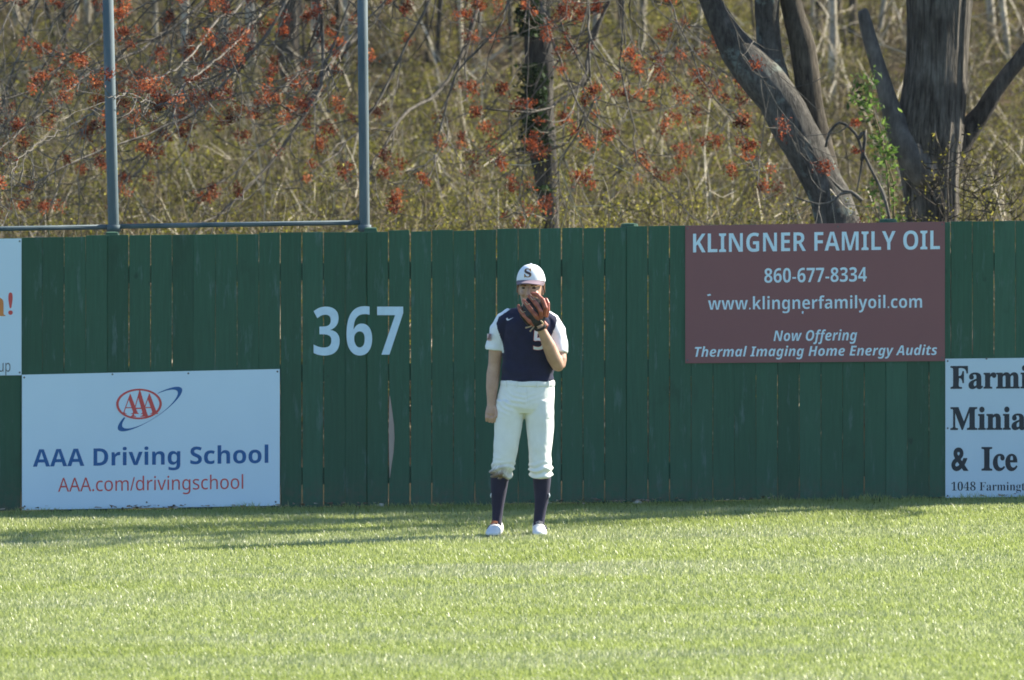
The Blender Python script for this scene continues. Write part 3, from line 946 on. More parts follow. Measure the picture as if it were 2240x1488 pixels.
def build_maple():
    """red maple: dark ivy-clad trunk behind the middle of the fence; long boughs hang in front of the woods, hung with red blossom"""
    Y = 95.0
    g = P(1200, 600, Y)
    root = empty('red_maple', (g.x, Y, 0), 'red maple with an ivy clad dark trunk and drooping boughs of red blossom', 'tree')
    mb = MB()
    trunk = [(P(1212, 760, Y), .13)] + px_path([(1208, 600, 26), (1205, 490, 18), (1200, 430, 22), (1192, 360, 28), (1184, 300, 30), (1178, 230, 33), (1180, 143, 33), (1172, 70, 28), (1171, 0, 26), (1176, -120, 26), (1180, -500, 22), (1170, -1100, 12)], Y)
    trunk_mesh(mb, trunk, 20, .14, 4.0, .06)
    mb.build('trunk', M['bark_mid'], root, True)
    rng = np.random.default_rng(31)
    C = []
    for i in range(3200):
        t = rng.random(); py = 420 - 430 * t
        # ivy thick on the shaded left half
        k = rng.random()
        cx = np.interp(py, [-10, 143, 250, 360, 430, 490], [1160, 1170, 1170, 1182, 1192, 1200])
        if vnoise(np.array([py]), np.array([0.]), 55, 45, 1)[0] < .30: continue
        px = cx + rng.normal(-4, 15)
        C.append(P(px, py, Y - .16 + rng.normal(0, .06)))
    V, F, T = leaf_quads(np.array(C), .020, rng, 0, .8, .8)
    link('ivy', np_mesh('ivy', V, [F], T), M['ivy'], root)
    # boughs
    rnd = random.Random(23)
    tips, lines, radii = [], [], []
    def bough(pts, r0):
        """one bough mesh with its side twigs collected for the twig mesh"""
        N = len(pts)
        rad = [r0 * (1 - .78 * i / (N - 1)) for i in range(N)]
        mb = MB(); mb.tube(pts, rad, 7); mb.build('bough', M['branch'], root, True)
        for i in range(2, N):
            if rnd.random() > .62: continue
            q = pts[i]; d = (pts[i] - pts[i - 1]).normalized()
            L = rnd.uniform(.25, .95)
            dd = d + Vector((rnd.gauss(0, .55), rnd.gauss(0, .55), rnd.gauss(-.05, .45)))
            tw = limb_curve(rnd, q, dd, L, 6, .10, .16, .75)
            lines.append(tw); radii.append((rad[i] * .55 + .001, .0028))
            tips.append(tw[-1])
            for _ in range(rnd.randint(1, 3)):
                k = rnd.randint(2, 5)
                d3 = (tw[k] - tw[k - 1]).normalized() + Vector((rnd.gauss(0, .6), rnd.gauss(0, .6), rnd.gauss(.1, .5)))
                t2 = limb_curve(rnd, tw[k], d3, L * rnd.uniform(.25, .5), 4, .05, .2, .6)
                lines.append(t2); radii.append((.004, .002)); tips.append(t2[-1])
        tips.append(pts[-1])
    def traced(L, r0, y0, y1, z0, bf=1.15):
        """a bough that leaves the trunk above the picture and comes down through the given photo points"""
        pts = []
        n = len(L)
        a = Vector((g.x, Y, z0))
        wp = [P(x, y, y0 + (y1 - y0) * i / (n - 1)) for i, (x, y) in enumerate(L)]
        mid = a.lerp(wp[0], .5) + Vector((0, 0, .5))
        ctrl = [a, mid] + wp
        for i in range(len(ctrl) - 1):
            p0, p1, p2, p3 = ctrl[max(i - 1, 0)], ctrl[i], ctrl[i + 1], ctrl[min(i + 2, len(ctrl) - 1)]
            m = max(3, int((p2 - p1).length / .14))
            for k in range(m):
                t = k / m
                c = .5 * ((2 * p1) + (p2 - p0) * t + (2 * p0 - 5 * p1 + 4 * p2 - p3) * t * t + (3 * p1 - p0 - 3 * p2 + p3) * t ** 3)
                pts.append(c + Vector((rnd.gauss(0, .006), rnd.gauss(0, .006), rnd.gauss(0, .006))))
        pts.append(ctrl[-1])
        bough(pts, r0 * bf)
    T = [([(560, -40), (480, 40), (400, 140), (300, 190), (180, 260), (60, 330), (20, 390)], .012, 90, 79.8),
         ([(820, -60), (790, 60), (740, 120), (700, 180), (640, 290), (560, 390), (480, 470), (430, 490)], .030, 92, 90),
         ([(720, -60), (705, 60), (704, 150), (697, 200), (663, 250), (640, 245), (600, 220)], .030, 91, 90),
         ([(640, -60), (560, 40), (510, 100), (450, 150), (400, 190), (360, 225), (320, 222), (285, 205), (235, 215)], .012, 92, 79.7),
         ([(1060, -60), (1040, 30), (1010, 120), (960, 200), (900, 240), (860, 290), (820, 350), (808, 380)], .030, 93, 91),
         ([(960, -40), (890, 90), (850, 180), (800, 260), (740, 330), (700, 360)], .022, 91, 90),
         ([(1120, -40), (1070, 80), (1000, 160), (970, 250), (955, 330), (930, 360), (890, 375)], .018, 90, 89.5),
         ([(1180, -40), (1195, 30), (1215, 110), (1240, 170), (1275, 250), (1330, 290), (1390, 340)], .020, 92, 91),
         ([(1330, -60), (1320, 20), (1290, 110), (1275, 180), (1220, 225), (1195, 240), (1140, 245), (1060, 238)], .028, 92, 91),
         ([(1290, 100), (1278, 190), (1276, 245), (1255, 295), (1215, 325), (1180, 332), (1110, 333)], .018, 91, 91),
         ([(1370, -60), (1380, 40), (1440, 100), (1450, 190), (1440, 270), (1447, 290)], .012, 90, 90),
         ([(1360, -60), (1357, 140), (1372, 210), (1387, 285), (1395, 350), (1470, 430), (1520, 480)], .014, 90, 89),
         ([(500, -60), (340, 90), (200, 160), (100, 240), (30, 300), (-60, 380)], .024, 90, 87),
         ([(640, -20), (500, 170), (400, 260), (250, 320), (150, 360), (40, 420)], .024, 90, 88),
         ([(760, 20), (660, 230), (560, 330), (500, 390), (420, 440)], .020, 91, 90),
         ([(1560, -60), (1640, 120), (1700, 230), (1735, 275), (1752, 310), (1765, 345), (1800, 400)], .008, 85.2, 84.8),
         ([(1400, -60), (1480, 60), (1530, 130), (1560, 150), (1600, 160)], .009, 88, 87),
         ([(1480, -40), (1500, 60), (1470, 90), (1520, 160), (1560, 200)], .010, 89, 89),
         ([(1220, -30), (1250, 100), (1300, 220), (1225, 350), (1228, 440), (1205, 490)], .014, 90, 89),
         ([(1160, -30), (1150, 300), (1140, 400), (1138, 450), (1110, 480)], .010, 89.5, 89)]
    for L, r0, y0, y1 in T:
        traced(L, r0, y0, y1, rnd.uniform(4.6, 7.0))
    for k in range(18):
        x = rnd.triangular(-80, 1560, 380)
        dx = rnd.uniform(120, 420) * (-1 if x < 1180 else 1)
        y0 = -rnd.uniform(30, 120); ye = rnd.uniform(120, 480)
        L = []
        for i in range(7):
            t = i / 6
            L.append((x + dx * (t ** .9) + rnd.gauss(0, 8), y0 + (ye - y0) * (t - .10 * max(0, t - .75) * 4) + rnd.gauss(0, 8)))
        Yb = rnd.uniform(87.5, 93)
        traced(L, rnd.uniform(.009, .018), Yb, Yb - rnd.uniform(0, 1.5), rnd.uniform(4.5, 7))
    thin_tubes(lines, radii, 4).build('twigs', M['branch'], root)
    # blossoms: tufts of narrow petals at the twig ends
    C, tints, sz = [], [], []
    rng = np.random.default_rng(77)
    for t in tips:
        # fewer low on the right
        px = 1120 + t.x / t.y * FPX
        keep = .21 if px < 900 else (.25 if px < 1300 else .28)
        if rnd.random() > keep: continue
        for c in range(rnd.choice((1, 1, 2, 3))):
            o = t + Vector((rnd.gauss(0, .03), rnd.gauss(0, .03), rnd.gauss(0, .03)))
            m = rnd.randint(45, 95); rr = rnd.uniform(.016, .032)
            q = rng.normal(size=(m, 3)) * rr + np.array(o)[None]
            C.append(q)
            tints.append(np.clip(rng.normal(rnd.uniform(.2, .8), .2, m), 0, 1))
    C = np.concatenate(C); tints = np.concatenate(tints)
    V, F, _ = leaf_quads(C, .012, rng, 0, 1, .38)
    link('blossom', np_mesh('blossom', V, [F], np.repeat(tints, 4)), M['petal'], root)

def build_shade_trees():
    # trees along the fence beyond the right edge: their long shadows lie across the grass at the foot of the fence
    rnd = random.Random(41)
    for x, y, r, H, n, Lc, label in ((9.0, 82.0, .26, 12, 22, 3.0, 'bare tree behind the fence beyond the right edge of the view, nearest to it'),
                                     (12.5, 84.5, .24, 12, 22, 3.2, 'second bare tree behind the fence beyond the right edge of the view'),
                                     (10.5, 83.8, .22, 11, 20, 2.8, 'slimmer bare tree between the two nearest trees beyond the right edge'),
                                     (15.0, 86.0, .30, 15, 36, 4.0, 'tallest bare tree behind the fence far beyond the right edge')):
        z = hill(x, y)
        root = empty('shade_tree', (x, y, z), label, 'tree')
        st = [Vector((x + rnd.gauss(0, .12) * (k > 0), y + rnd.gauss(0, .06) * (k > 0), z - .2 + H * k / 8)) for k in range(9)]
        mb = MB(); trunk_mesh(mb, [(p, r * (1 - .85 * k / 8)) for k, p in enumerate(st)], 14, .1, x, .05)
        mb.build('trunk', M['bark_brown'], root, True)
        mb = MB(); bare_crown(rnd, st[2], st[-1], r * .7, n, Lc, mb)
        mb.build('crown', M['branch'], root)

def build_woods():
    # pale and brown trunks on the hillside: (top px at y=0, base px, base py, half width px, material, label)
    L = [(28, 48, 108, 8, 'bark_pale', 'pale slender trunk at the left edge of the woods'),
         (195, 190, 90, 7, 'bark_pale', 'short pale trunk just left of the leaning frame post'),
         (172, 166, 60, 5, 'bark_pale', 'thin pale trunk beside the short pale trunk left of the leaning post'),
         (100, 140, 170, 5, 'bark_brown', 'thin brown trunk behind blossom left of the leaning post'),
         (258, 262, 110, 6, 'bark_brown', 'brown trunk close behind the leaning frame post'),
         (400, 402, 215, 7, 'bark_pale', 'thin pale trunk midway between the two frame posts'),
         (452, 470, 140, 5, 'bark_brown', 'thin brown trunk between the frame posts near the middle'),
         (526, 521, 60, 8, 'bark_pale', 'pale trunk high on the slope between the frame posts'),
         (487, 492, 205, 7, 'bark_pale', 'pale speckled trunk between the frame posts with low foot'),
         (548, 552, 190, 11, 'bark_pale', 'broad pale trunk between the frame posts among brush'),
         (640, 632, 235, 24, 'bark_brown', 'thick dark trunk left of the upright frame post'),
         (694, 692, 185, 12, 'bark_pale', 'broad pale trunk just left of the upright frame post'),
         (758, 760, 200, 5, 'bark_pale', 'thin pale trunk hard against the upright frame post'),
         (880, 888, 120, 6, 'bark_brown', 'thin brown trunk right of the upright frame post'),
         (1004, 1007, 115, 6, 'bark_pale', 'thin pale trunk left of the ivy clad maple'),
         (1298, 1297, 160, 7, 'bark_pale', 'pale trunk right of the ivy clad maple'),
         (1352, 1356, 150, 6, 'bark_brown', 'thin brown trunk left of the brightest pale trunk'),
         (1408, 1404, 130, 8, 'bark_pale', 'bright pale trunk in the woods left of the leaning tree'),
         (1532, 1520, 110, 7, 'bark_brown', 'brown trunk beside the top of the leaning tree'),
         (1818, 1822, 270, 10, 'bark_pale', 'sunlit pale trunk between the leaning tree and the thick tree'),
         (1790, 1796, 160, 8, 'bark_brown', 'brown trunk close right of the leaning tree'),
         (1858, 1862, 130, 9, 'bark_brown', 'dark trunk behind the broken pale stub'),
         (1938, 1920, 110, 6, 'bark_pale', 'slanting pale trunk behind the broken stub'),
         (2166, 2172, 100, 9, 'bark_pale', 'pale trunk right of the thick furrowed tree'),
         (2200, 2206, 130, 7, 'bark_pale', 'thin pale trunk near the right edge of the woods')]
    k_ = random.Random(77)
    for k in range(30):
        tx = k_.uniform(10, 2230)
        L.append((tx, tx + k_.uniform(-14, 14), k_.uniform(50, 200), k_.uniform(2.5, 6), k_.choice(('bark_pale', 'bark_brown', 'bark_brown')), 'slender bare sapling among the brush high on the wooded slope'))
    rnd = random.Random(2)
    for i, (tx, bx, by, hw, mat, label) in enumerate(L):
        y = hill_hit(bx, by)
        b = P(bx, by, y); t = P(tx, 0, y)
        gz = hill(b.x, y)
        d = (t - b) / max(.3, (t.z - b.z))
        r = hw * y / FPX
        H = rnd.uniform(8, 12)
        root = empty('sapling' if 'sapling' in label else 'pale_tree' if mat == 'bark_pale' else 'brown_tree', (b.x, y, gz), label, 'tree', 'tree trunks on the wooded hillside' if 'sapling' not in label else 'slender saplings on the wooded slope')
        st = [Vector((b.x, y, gz - .2)) - d * .2, Vector((b.x, y, gz)), ]
        for k in range(1, 9):
            z = H * k / 8
            dd = Vector((d.x * (1 - .5 * k / 8), d.y, 1))
            st.append(Vector((b.x, y, gz)) + dd * z + Vector((rnd.gauss(0, .035), rnd.gauss(0, .035), 0)))
        rr = [r * 1.25, r * 1.12] + [r * (1 - .8 * k / 8.5) for k in range(1, 9)]
        mb = MB(); trunk_mesh(mb, list(zip(st, rr)), 10, .12, i * 3.1, 0, 5)
        mb.build('trunk', M[mat], root, True)
        mb = MB(); bare_crown(rnd, st[3], st[-1], r * .8, 14, 2.2, mb)
        mb.build('crown', M[mat], root)
    # brush: countless stems and young leaves over the hillside
    rng = np.random.default_rng(8)
    lines, radii, C, tn, lit = [], [], [], [], []
    for k in range(1750):
        u = rnd.random()
        y = 86.5 + 46 * u ** 1.15
        half = y * 1120 / FPX + 1.2
        x = rnd.uniform(-half, half)
        px = 1120 + x / y * FPX
        gz = hill(x, y)
        dens = vnoise(np.array([x]), np.array([y]), 71, 1.3, 2.4)[0]
        h = (rnd.uniform(.45, 1.25) if y > 97 else rnd.uniform(.9, 1.75)) * (.6 + .7 * dens)
        if y > 110:
            h *= max(.42, 1 - (y - 110) / 14)
            if rnd.random() < .15: continue
        green = min(1, max(0, .5 + (1 if 850 < px < 1700 else -.3) * .28 + rnd.gauss(0, .2)))
        ns = rnd.randint(5, 9)
        leafless = rnd.random() < .34
        for s in range(ns):
            a = rnd.uniform(0, 6.28); sp = rnd.uniform(.15, .75)
            d = Vector((math.cos(a) * sp, math.sin(a) * sp, 1))
            pts = limb_curve(rnd, Vector((x + rnd.gauss(0, .08), y + rnd.gauss(0, .08), gz - .03)), d, h * rnd.uniform(.7, 1.25), 5, .04, .13)
            lines.append(pts); radii.append((rnd.uniform(.004, .009), .0022))
            for j in range(4):
                q = pts[rnd.randint(2, 5)]
                e = q + Vector((rnd.gauss(0, .16), rnd.gauss(0, .16), rnd.gauss(.07, .12)))
                lines.append([q, q.lerp(e, .5) + Vector((0, 0, rnd.gauss(0, .03))), e]); radii.append((.0035, .0016))
                if not leafless and rnd.random() < .35 + .65 * dens * (1.3 * green + .35):
                    m = rnd.randint(13, 28)
                    for _ in range(m):
                        C.append(q.lerp(e, rnd.random() * 1.15) + Vector((rnd.gauss(0, .05), rnd.gauss(0, .05), rnd.gauss(0, .05))))
                        tn.append(min(1, max(0, rnd.gauss(.30 + .38 * green, .17))))
    # taller arching saplings and fallen boughs through the brush
    for k in range(620):
        y = rnd.uniform(88, 124)
        half = y * 1120 / FPX + 1.0
        x = rnd.uniform(-half, half); gz = hill(x, y)
        L_ = rnd.uniform(.7, 2.3); a = rnd.uniform(0, 6.28); sp = rnd.uniform(.2, 1.6)
        pts = limb_curve(rnd, Vector((x, y, gz - .03)), Vector((math.cos(a) * sp, math.sin(a) * sp * .6, 1)), L_, 8, .10, .10)
        lines.append(pts); radii.append((rnd.uniform(.006, .014), .003))
        for j in range(6):
            i = rnd.randint(2, 7); q = pts[i]
            d = (pts[i] - pts[i - 1]).normalized() + Vector((rnd.gauss(0, .6), rnd.gauss(0, .6), rnd.gauss(.1, .4)))
            tw = limb_curve(rnd, q, d, L_ * rnd.uniform(.15, .4), 4, .05, .18, .4)
            lines.append(tw); radii.append((.005, .0022))
            if rnd.random() < .4:
                for _ in range(8):
                    C.append(tw[-1] + Vector((rnd.gauss(0, .05), rnd.gauss(0, .05), rnd.gauss(0, .05)))); tn.append(min(1, max(0, rnd.gauss(.5, .2))))
    root = empty('undergrowth', (0, 100, 0), 'tangle of bare stems and yellow green young leaves covering the slope behind the fence', 'undergrowth')
    root['kind'] = 'stuff'
    pick = [rnd.random() < .16 for _ in lines]
    o = thin_tubes([l for l, q in zip(lines, pick) if not q], [l for l, q in zip(radii, pick) if not q], 3).build('stem', M['twig'], root); o['kind'] = 'stuff'
    o = thin_tubes([l for l, q in zip(lines, pick) if q], [l for l, q in zip(radii, pick) if q], 3).build('lit_tone_stem', M['dry'], root); o['kind'] = 'stuff'  # random stems given the tone that stands for sun on twigs
    C = np.array(C)
    V, F, _ = leaf_quads(C, .0125, rng, 0, 1, .55)
    o = link('foliage', np_mesh('foliage', V, [F], np.repeat(np.array(tn), 4)), M['bud'], root); o['kind'] = 'stuff'
    print('brush leaves', len(C), 'lines', len(lines))

# ------------------------------------------------------------------ player
PLAYER_Y = None
def build_player():
    # feet at photo pixel (1140, 1173): find where that ray meets the field
    y = 70.0
    while y < 80:
        p = P(1140, 1173, y)
        if p.z <= SLOPE * p.x: break
        y += .005
    Y0 = y; X0 = P(1140, 1173, y).x; Z0 = SLOPE * X0
    S = FPX / Y0
    def L(px, py, dy=0.0):
        """local point (metres) of a photo pixel on the player's own plane, dy towards (-) or from (+) the camera"""
        return Vector(((px - 1140) / S, dy, (1173 - py) / S))
    def R(px): return px / S
    O = Vector((X0, Y0, Z0))
    root_holder = []
    def place(me):
        me.transform(Matrix.Translation(O)); return me

    skin = NT('skin')
    c = skin.ramp(skin.noise(14, 5, .6), [(.3, (.40, .23, .155)), (.7, (.52, .32, .225))])
    skin.col(c); skin.set(Roughness=.5); skin.b.inputs['Subsurface Weight'].default_value = .12
    skin.b.inputs['Subsurface Radius'].default_value = (.02, .008, .004)
    def cloth(name, c, var=.06, dirt=None):
        t = NT(name)
        f = t.noise(22, 5, .6)
        col = t.ramp(f, [(.3, tuple(x * (1 - var) for x in c)), (.7, tuple(min(.9, x * (1 + var)) for x in c))])
        if dirt: col = dirt(t, col)
        t.col(col); t.set(Roughness=.8); t.b.inputs['Specular IOR Level'].default_value = .2
        t.b.inputs['Sheen Weight'].default_value = .08
        t.bump(t.noise(38, 4, .6, (1, 1, .6)), .25, .006)
        return t.m
    navy = cloth('navy jersey cloth', (.008, .012, .040), .2)
    white = cloth('white jersey cloth', (.74, .76, .78))
    def knee_dirt(t, col):
        # mud smeared on the right knee cuff
        tc = t.n('ShaderNodeTexCoord'); sp = t.n('ShaderNodeSeparateXYZ'); t.l(tc.outputs['Object'], sp.inputs[0])
        kz = O.z + .43
        mr = t.n('ShaderNodeMapRange'); mr.inputs[1].default_value = kz + .05; mr.inputs[2].default_value = kz - .03; t.l(sp.outputs[2], mr.inputs[0])
        mx = t.n('ShaderNodeMapRange'); mx.inputs[1].default_value = O.x - .06; mx.inputs[2].default_value = O.x - .12; t.l(sp.outputs[0], mx.inputs[0])
        m = t.n('ShaderNodeMath', operation='MULTIPLY'); t.l(mr.outputs[0], m.inputs[0]); t.l(mx.outputs[0], m.inputs[1])
        nz = t.ramp(t.noise(26, 6, .7), [(.33, (0, 0, 0)), (.52, (1, 1, 1))])
        m2 = t.n('ShaderNodeMath', operation='MULTIPLY'); t.l(m.outputs[0], m2.inputs[0]); t.l(nz, m2.inputs[1])
        return t.mix(m2.outputs[0], col, (.20, .135, .085))
    pants = cloth('white trousers cloth', (.76, .76, .72), .04, knee_dirt)
    sock_m = cloth('navy sock knit', (.016, .016, .038), .12)
    shoe_m = plain('white shoe leather', (.70, .69, .66), .45, .06, 20, spec=.4)
    sole_m = plain('dark cleat sole', (.05, .05, .055), .6, .2, 20)
    grey_m = plain('grey shoe laces', (.30, .28, .28), .7)
    lace_m = plain('orange brown shoe tongue', (.32, .12, .06), .8, .3, 60)
    capm = cloth('white cap cloth', (.76, .77, .79), .04)
    bill_m = cloth('navy cap bill in sun sheen tint', (.16, .115, .14), .1)  # mauve tint puts the glancing sun's sheen into the navy cloth
    gold = plain('gold outline', (.42, .22, .06), .7)
    navyink = plain('navy embroidery', (.035, .035, .065), .8)
    redink = plain('red outline', (.55, .06, .05), .7)
    hair_m = plain('reddish brown hair', (.17, .075, .032), .5, .45, 60, (1, 1, .25), spec=.4)

    # --- body: one continuous skin
    mb = MB()
    UPX = (1, 0, 0)
    def ring_path(rows, n=22, up=UPX, ex=1.0):
        mb_pts = [Vector((r[0], r[1], r[2])) for r in rows]
        return mb_pts, [(r[3], r[4]) for r in rows]
    HX = (1161 - 1140) / S
    hy = -.02
    yaw = math.radians(-9)
    def head_rot(q):
        q = Vector(q); d = q - Vector((HX, hy, 0))
        c, s = math.cos(yaw), math.sin(yaw)
        return Vector((HX + d.x * c - d.y * s, hy + d.x * s + d.y * c, q.z))
    hb = MB()
    rows = [(HX, hy - .052, 1.462, .026, .028), (HX, hy - .045, 1.478, .042, .046), (HX, hy - .026, 1.50, .055, .066), (HX, hy - .010, 1.535, .065, .085), (HX, hy, 1.575, .071, .095), (HX, hy + .004, 1.62, .075, .098), (HX, hy + .005, 1.66, .074, .096), (HX, hy + .006, 1.695, .064, .085), (HX, hy + .008, 1.72, .04, .055), (HX, hy + .008, 1.728, .01, .012)]
    p_, r_ = ring_path(rows); hb.tube(p_, r_, 24, UPX)
    # nose, brow, cheeks, lips, chin, ears
    hb.tube([(HX, hy - .088, 1.602), (HX, hy - .103, 1.578), (HX, hy - .116, 1.556), (HX, hy - .104, 1.544)], [.008, .011, .015, .010], 10)
    for s in (-1, 1):
        hb.blob((HX + s * .012, hy - .100, 1.549), (.010, .011, .008), 10, 7)
        hb.blob((HX + s * .032, hy - .083, 1.615), (.022, .012, .008), 10, 7)
        hb.blob((HX + s * .040, hy - .066, 1.560), (.022, .022, .020), 10, 7)
        hb.blob((HX + s * .077, hy + .012, 1.578), (.008, .020, .032), 12, 8)
        hb.blob((HX + s * .083, hy + .020, 1.588), (.006, .014, .018), 10, 7)
    hb.blob((HX, hy - .088, 1.521), (.024, .012, .006), 12, 7); hb.blob((HX, hy - .086, 1.510), (.021, .012, .007), 12, 7)
    hb.v = [tuple(head_rot(q)) for q in hb.v]
    mb.add(hb.v, hb.f)
    cx = .047
    rows = [(HX, .01, 1.54, .052, .055), (.058, .012, 1.48, .054, .057), (.055, .015, 1.43, .062, .062), (cx, .01, 1.40, .11, .07), (cx, 0, 1.34, .14, .09), (cx, 0, 1.24, .15, .10), (cx, 0, 1.12, .14, .095), (.043, 0, 1.0, .145, .10), (.03, 0, .9, .16, .108), (.03, 0, .82, .15, .10)]
    p_, r_ = ring_path(rows); mb.tube(p_, r_, 24, UPX)
    # legs inside trousers, socks and shoes
    Lleg = [(-.07, 0, .86, .085, .09), (-.078, 0, .72, .078, .082), (-.10, 0, .52, .058, .062), (-.125, .0, .44, .052, .056), (-.14, .012, .33, .050, .054), (-.146, .012, .24, .042, .046), (-.152, .008, .13, .029, .034), (-.158, .0, .06, .03, .04)]
    Rleg = [(.115, 0, .86, .085, .09), (.118, 0, .72, .078, .082), (.124, 0, .52, .056, .062), (.130, 0, .44, .052, .056), (.134, .012, .33, .050, .054), (.131, .012, .24, .042, .046), (.120, .008, .13, .029, .034), (.112, .0, .06, .03, .04)]
    for rows in (Lleg, Rleg):
        p_, r_ = ring_path(rows); mb.tube(p_, r_, 18, UPX)
    # his right arm hanging (left in the picture)
    arm = [L(1112, 708, .0), L(1096, 722), L(1085, 758), L(1082, 795, .01), L(1079, 818, .012), L(1076.5, 845, .0), L(1075, 876, -.012), L(1075, 888, -.016)]
    mb.tube(arm, [.045, .045, .046, .041, .044, (.040, .038), (.029, .025), (.029, .022)], 16, UPX)
    # hand: palm and curled fingers, thumb on the side
    hand_c = L(1075, 897, -.022)
    mb.tube([L(1075, 884, -.014), L(1074.5, 893, -.02), L(1073.5, 904, -.026), L(1073, 909, -.026)], [(.027, .019), (.033, .021), (.037, .020), (.032, .014)], 14, UPX)
    for k, (fx, fl, fr) in enumerate(((1063.6, .88, .0074), (1070.0, 1.0, .0079), (1076.4, 1.05, .0080), (1082.8, .97, .0077))):
        a = L(fx, 905, -.030)
        kn = a + Vector((0, -.012, -.026 * fl))
        k2 = kn + Vector((.001, .010, -.024 * fl))
        tip = k2 + Vector((.002, .026, .004))
        mb.tube([a, kn, k2, tip], [fr * 1.04, fr * 1.04, fr * .98, fr * .8], 10)
    th = [L(1082, 889, -.028), L(1087, 897, -.043), L(1087, 906, -.052), L(1083.5, 913, -.054)]
    mb.tube(th, [.012, .0125, .011, .009], 10)
    # his left arm (right in the picture), bent with the glove before his face
    elb = L(1222, 800, -.075)
    mb.tube([L(1196, 710, .01), L(1212, 730, .0), L(1223, 760, -.03), L(1224, 785, -.06), elb], [.045, .046, .046, .046, .042], 16, UPX)
    wr = L(1182, 712, -.235)
    f1 = elb.lerp(wr, .25); f2 = elb.lerp(wr, .55)
    mb.tube([elb + Vector((.0, .012, -.012)), elb, f1 + Vector((-.002, 0, -.006)), f2, elb.lerp(wr, .85), wr, wr + (wr - elb).normalized() * .03], [.028, .042, .046, .042, .031, .028, .028], 16, (1, 0, .3))
    # left hand inside the glove: palm and five fingers
    up = (L(1165, 660, -.215) - wr).normalized()
    side = Vector((1, 0, .45)); side = (side - up * side.dot(up)).normalized()
    palm_c = wr + up * .05
    mb.tube([wr, wr + up * .03, wr + up * .075, wr + up * .095], [(.028, .02), (.036, .018), (.040, .016), (.036, .012)], 12, side)
    for k in range(4):
        o = side * ((k - 1.5) * .019)
        a = wr + up * .088 + o
        b = a + up * (.04 + .004 * (1.5 - abs(k - 1.5))) + Vector((0, .012, 0))
        c2 = b + up * .022 + Vector((0, .022, 0))
        mb.tube([a, b, c2], [.009, .0085, .007], 8)
    mb.tube([wr + up * .02 - side * .028, wr + up * .045 - side * .048 + Vector((0, .02, 0)), wr + up * .075 - side * .055 + Vector((0, .035, 0))], [.012, .011, .009], 8)
    body = remeshed(mb, .0034, 3)
    place(body)
    root = link('person', body, skin.m)
    tag(root, 'baseball player in white cap and navy jersey with a glove held before his face', 'person')
    root_holder.append(root)
    def kid(name, me, mats):
        place(me)
        return link(name, me, mats, root)

    # --- face details
    for s in (-1, 1):
        e = head_rot((HX + s * .033, hy - .083, 1.597))
        m = MB(); m.blob(e, (.014, .008, .0065), 12, 8)
        me = m.mesh('eye'); smooth(me); kid('eye', me, plain('eye', (.05, .04, .035), .25))
        b0 = head_rot((HX + s * .016, hy - .099, 1.612)); b1 = head_rot((HX + s * .035, hy - .096, 1.618)); b2 = head_rot((HX + s * .055, hy - .082, 1.613))
        m = MB(); m.tube([b0, b1, b2], [.004, .005, .003], 8)
        me = m.mesh('eyebrow'); smooth(me); kid('eyebrow', me, hair_m)
    # --- hair below the cap
    m = MB()
    rr = random.Random(12)
    for k in range(150):
        a = rr.uniform(math.radians(8), math.radians(172))          # round the back from ear to ear
        side_k = abs(math.cos(a))
        rx, ry = .080, .100
        z1 = 1.655
        z0 = 1.575 + .02 * (1 - side_k) - rr.uniform(0, .03) - (.025 if side_k < .6 else 0)
        if side_k > .95: z0 += .012
        top = Vector((HX + rx * .97 * math.cos(a), hy + .004 + ry * .97 * math.sin(a) - .018, z1))
        mid = Vector((HX + (rx + .005) * math.cos(a), hy + .004 + (ry + .006) * math.sin(a) - .018, (z0 + z1) / 2))
        end = Vector((HX + (rx + rr.uniform(.0, .014)) * math.cos(a + rr.gauss(0, .05)), hy + (ry + .008) * math.sin(a) - .018, z0))
        m.tube([head_rot(top), head_rot(mid), head_rot(end)], [.008, .0085, .003], 6)
    me = remeshed(m, .004, 2); kid('hair', me, hair_m)
    # --- cap
    cz = 1.637
    def dome(u, w, g=0.0):
        """u angle round, w 0 rim .. 1 crown"""
        ph = w * math.pi / 2
        rx, ry, rz = .0925 + g, .108 + g, .110 + g
        k = math.cos(ph) ** .86
        return head_rot((HX + .001 + rx * k * math.cos(u), hy + .002 + ry * k * math.sin(u), cz + rz * math.sin(ph) ** 1.05 - .012 * math.sin(u) * (1 - w)))
    m = MB(); N, K = 48, 14
    v = [dome(2 * math.pi * i / N, j / K) for j in range(K) for i in range(N)] + [dome(0, 1)]
    f = [(j * N + i, j * N + (i + 1) % N, (j + 1) * N + (i + 1) % N, (j + 1) * N + i) for j in range(K - 1) for i in range(N)]
    f += [((K - 1) * N + i, (K - 1) * N + (i + 1) % N, K * N) for i in range(N)]
    m.add(v, f)
    m.blob(head_rot((HX + .001, hy + .002, cz + .111)), (.008, .008, .004), 10, 6)
    me = m.mesh('cap'); smooth(me); cap = kid('cap', me, capm)
    bv = BVHTree.FromPolygons([Vector(q) for q in v], f)
    # bill: curved plate that comes forward and dips a little
    m = MB(); v, f = [], []
    NU, NV = 22, 8
    for t in range(2):
        for j in range(NV + 1):
            for i in range(NU + 1):
                a = math.radians(-172 + 164 * i / NU)
                w = j / NV
                fwd = .072 * (math.sin(-a) ** .8) * w
                x = HX + .001 + (.0935 + .002 * w) * math.cos(a) * (1 - .10 * w)
                yy = hy + .002 + .107 * math.sin(a) - fwd
                z = cz + .013 * (-math.sin(a)) - .020 * w - .006 * (math.cos(a) ** 2) - (.005 if t else 0)
                v.append(head_rot((x, yy, z)))
    st = (NV + 1) * (NU + 1)
    for j in range(NV):
        for i in range(NU):
            q = j * (NU + 1) + i
            f.append((q, q + NU + 1, q + NU + 2, q + 1)); f.append((q + st, q + 1 + st, q + NU + 2 + st, q + NU + 1 + st))
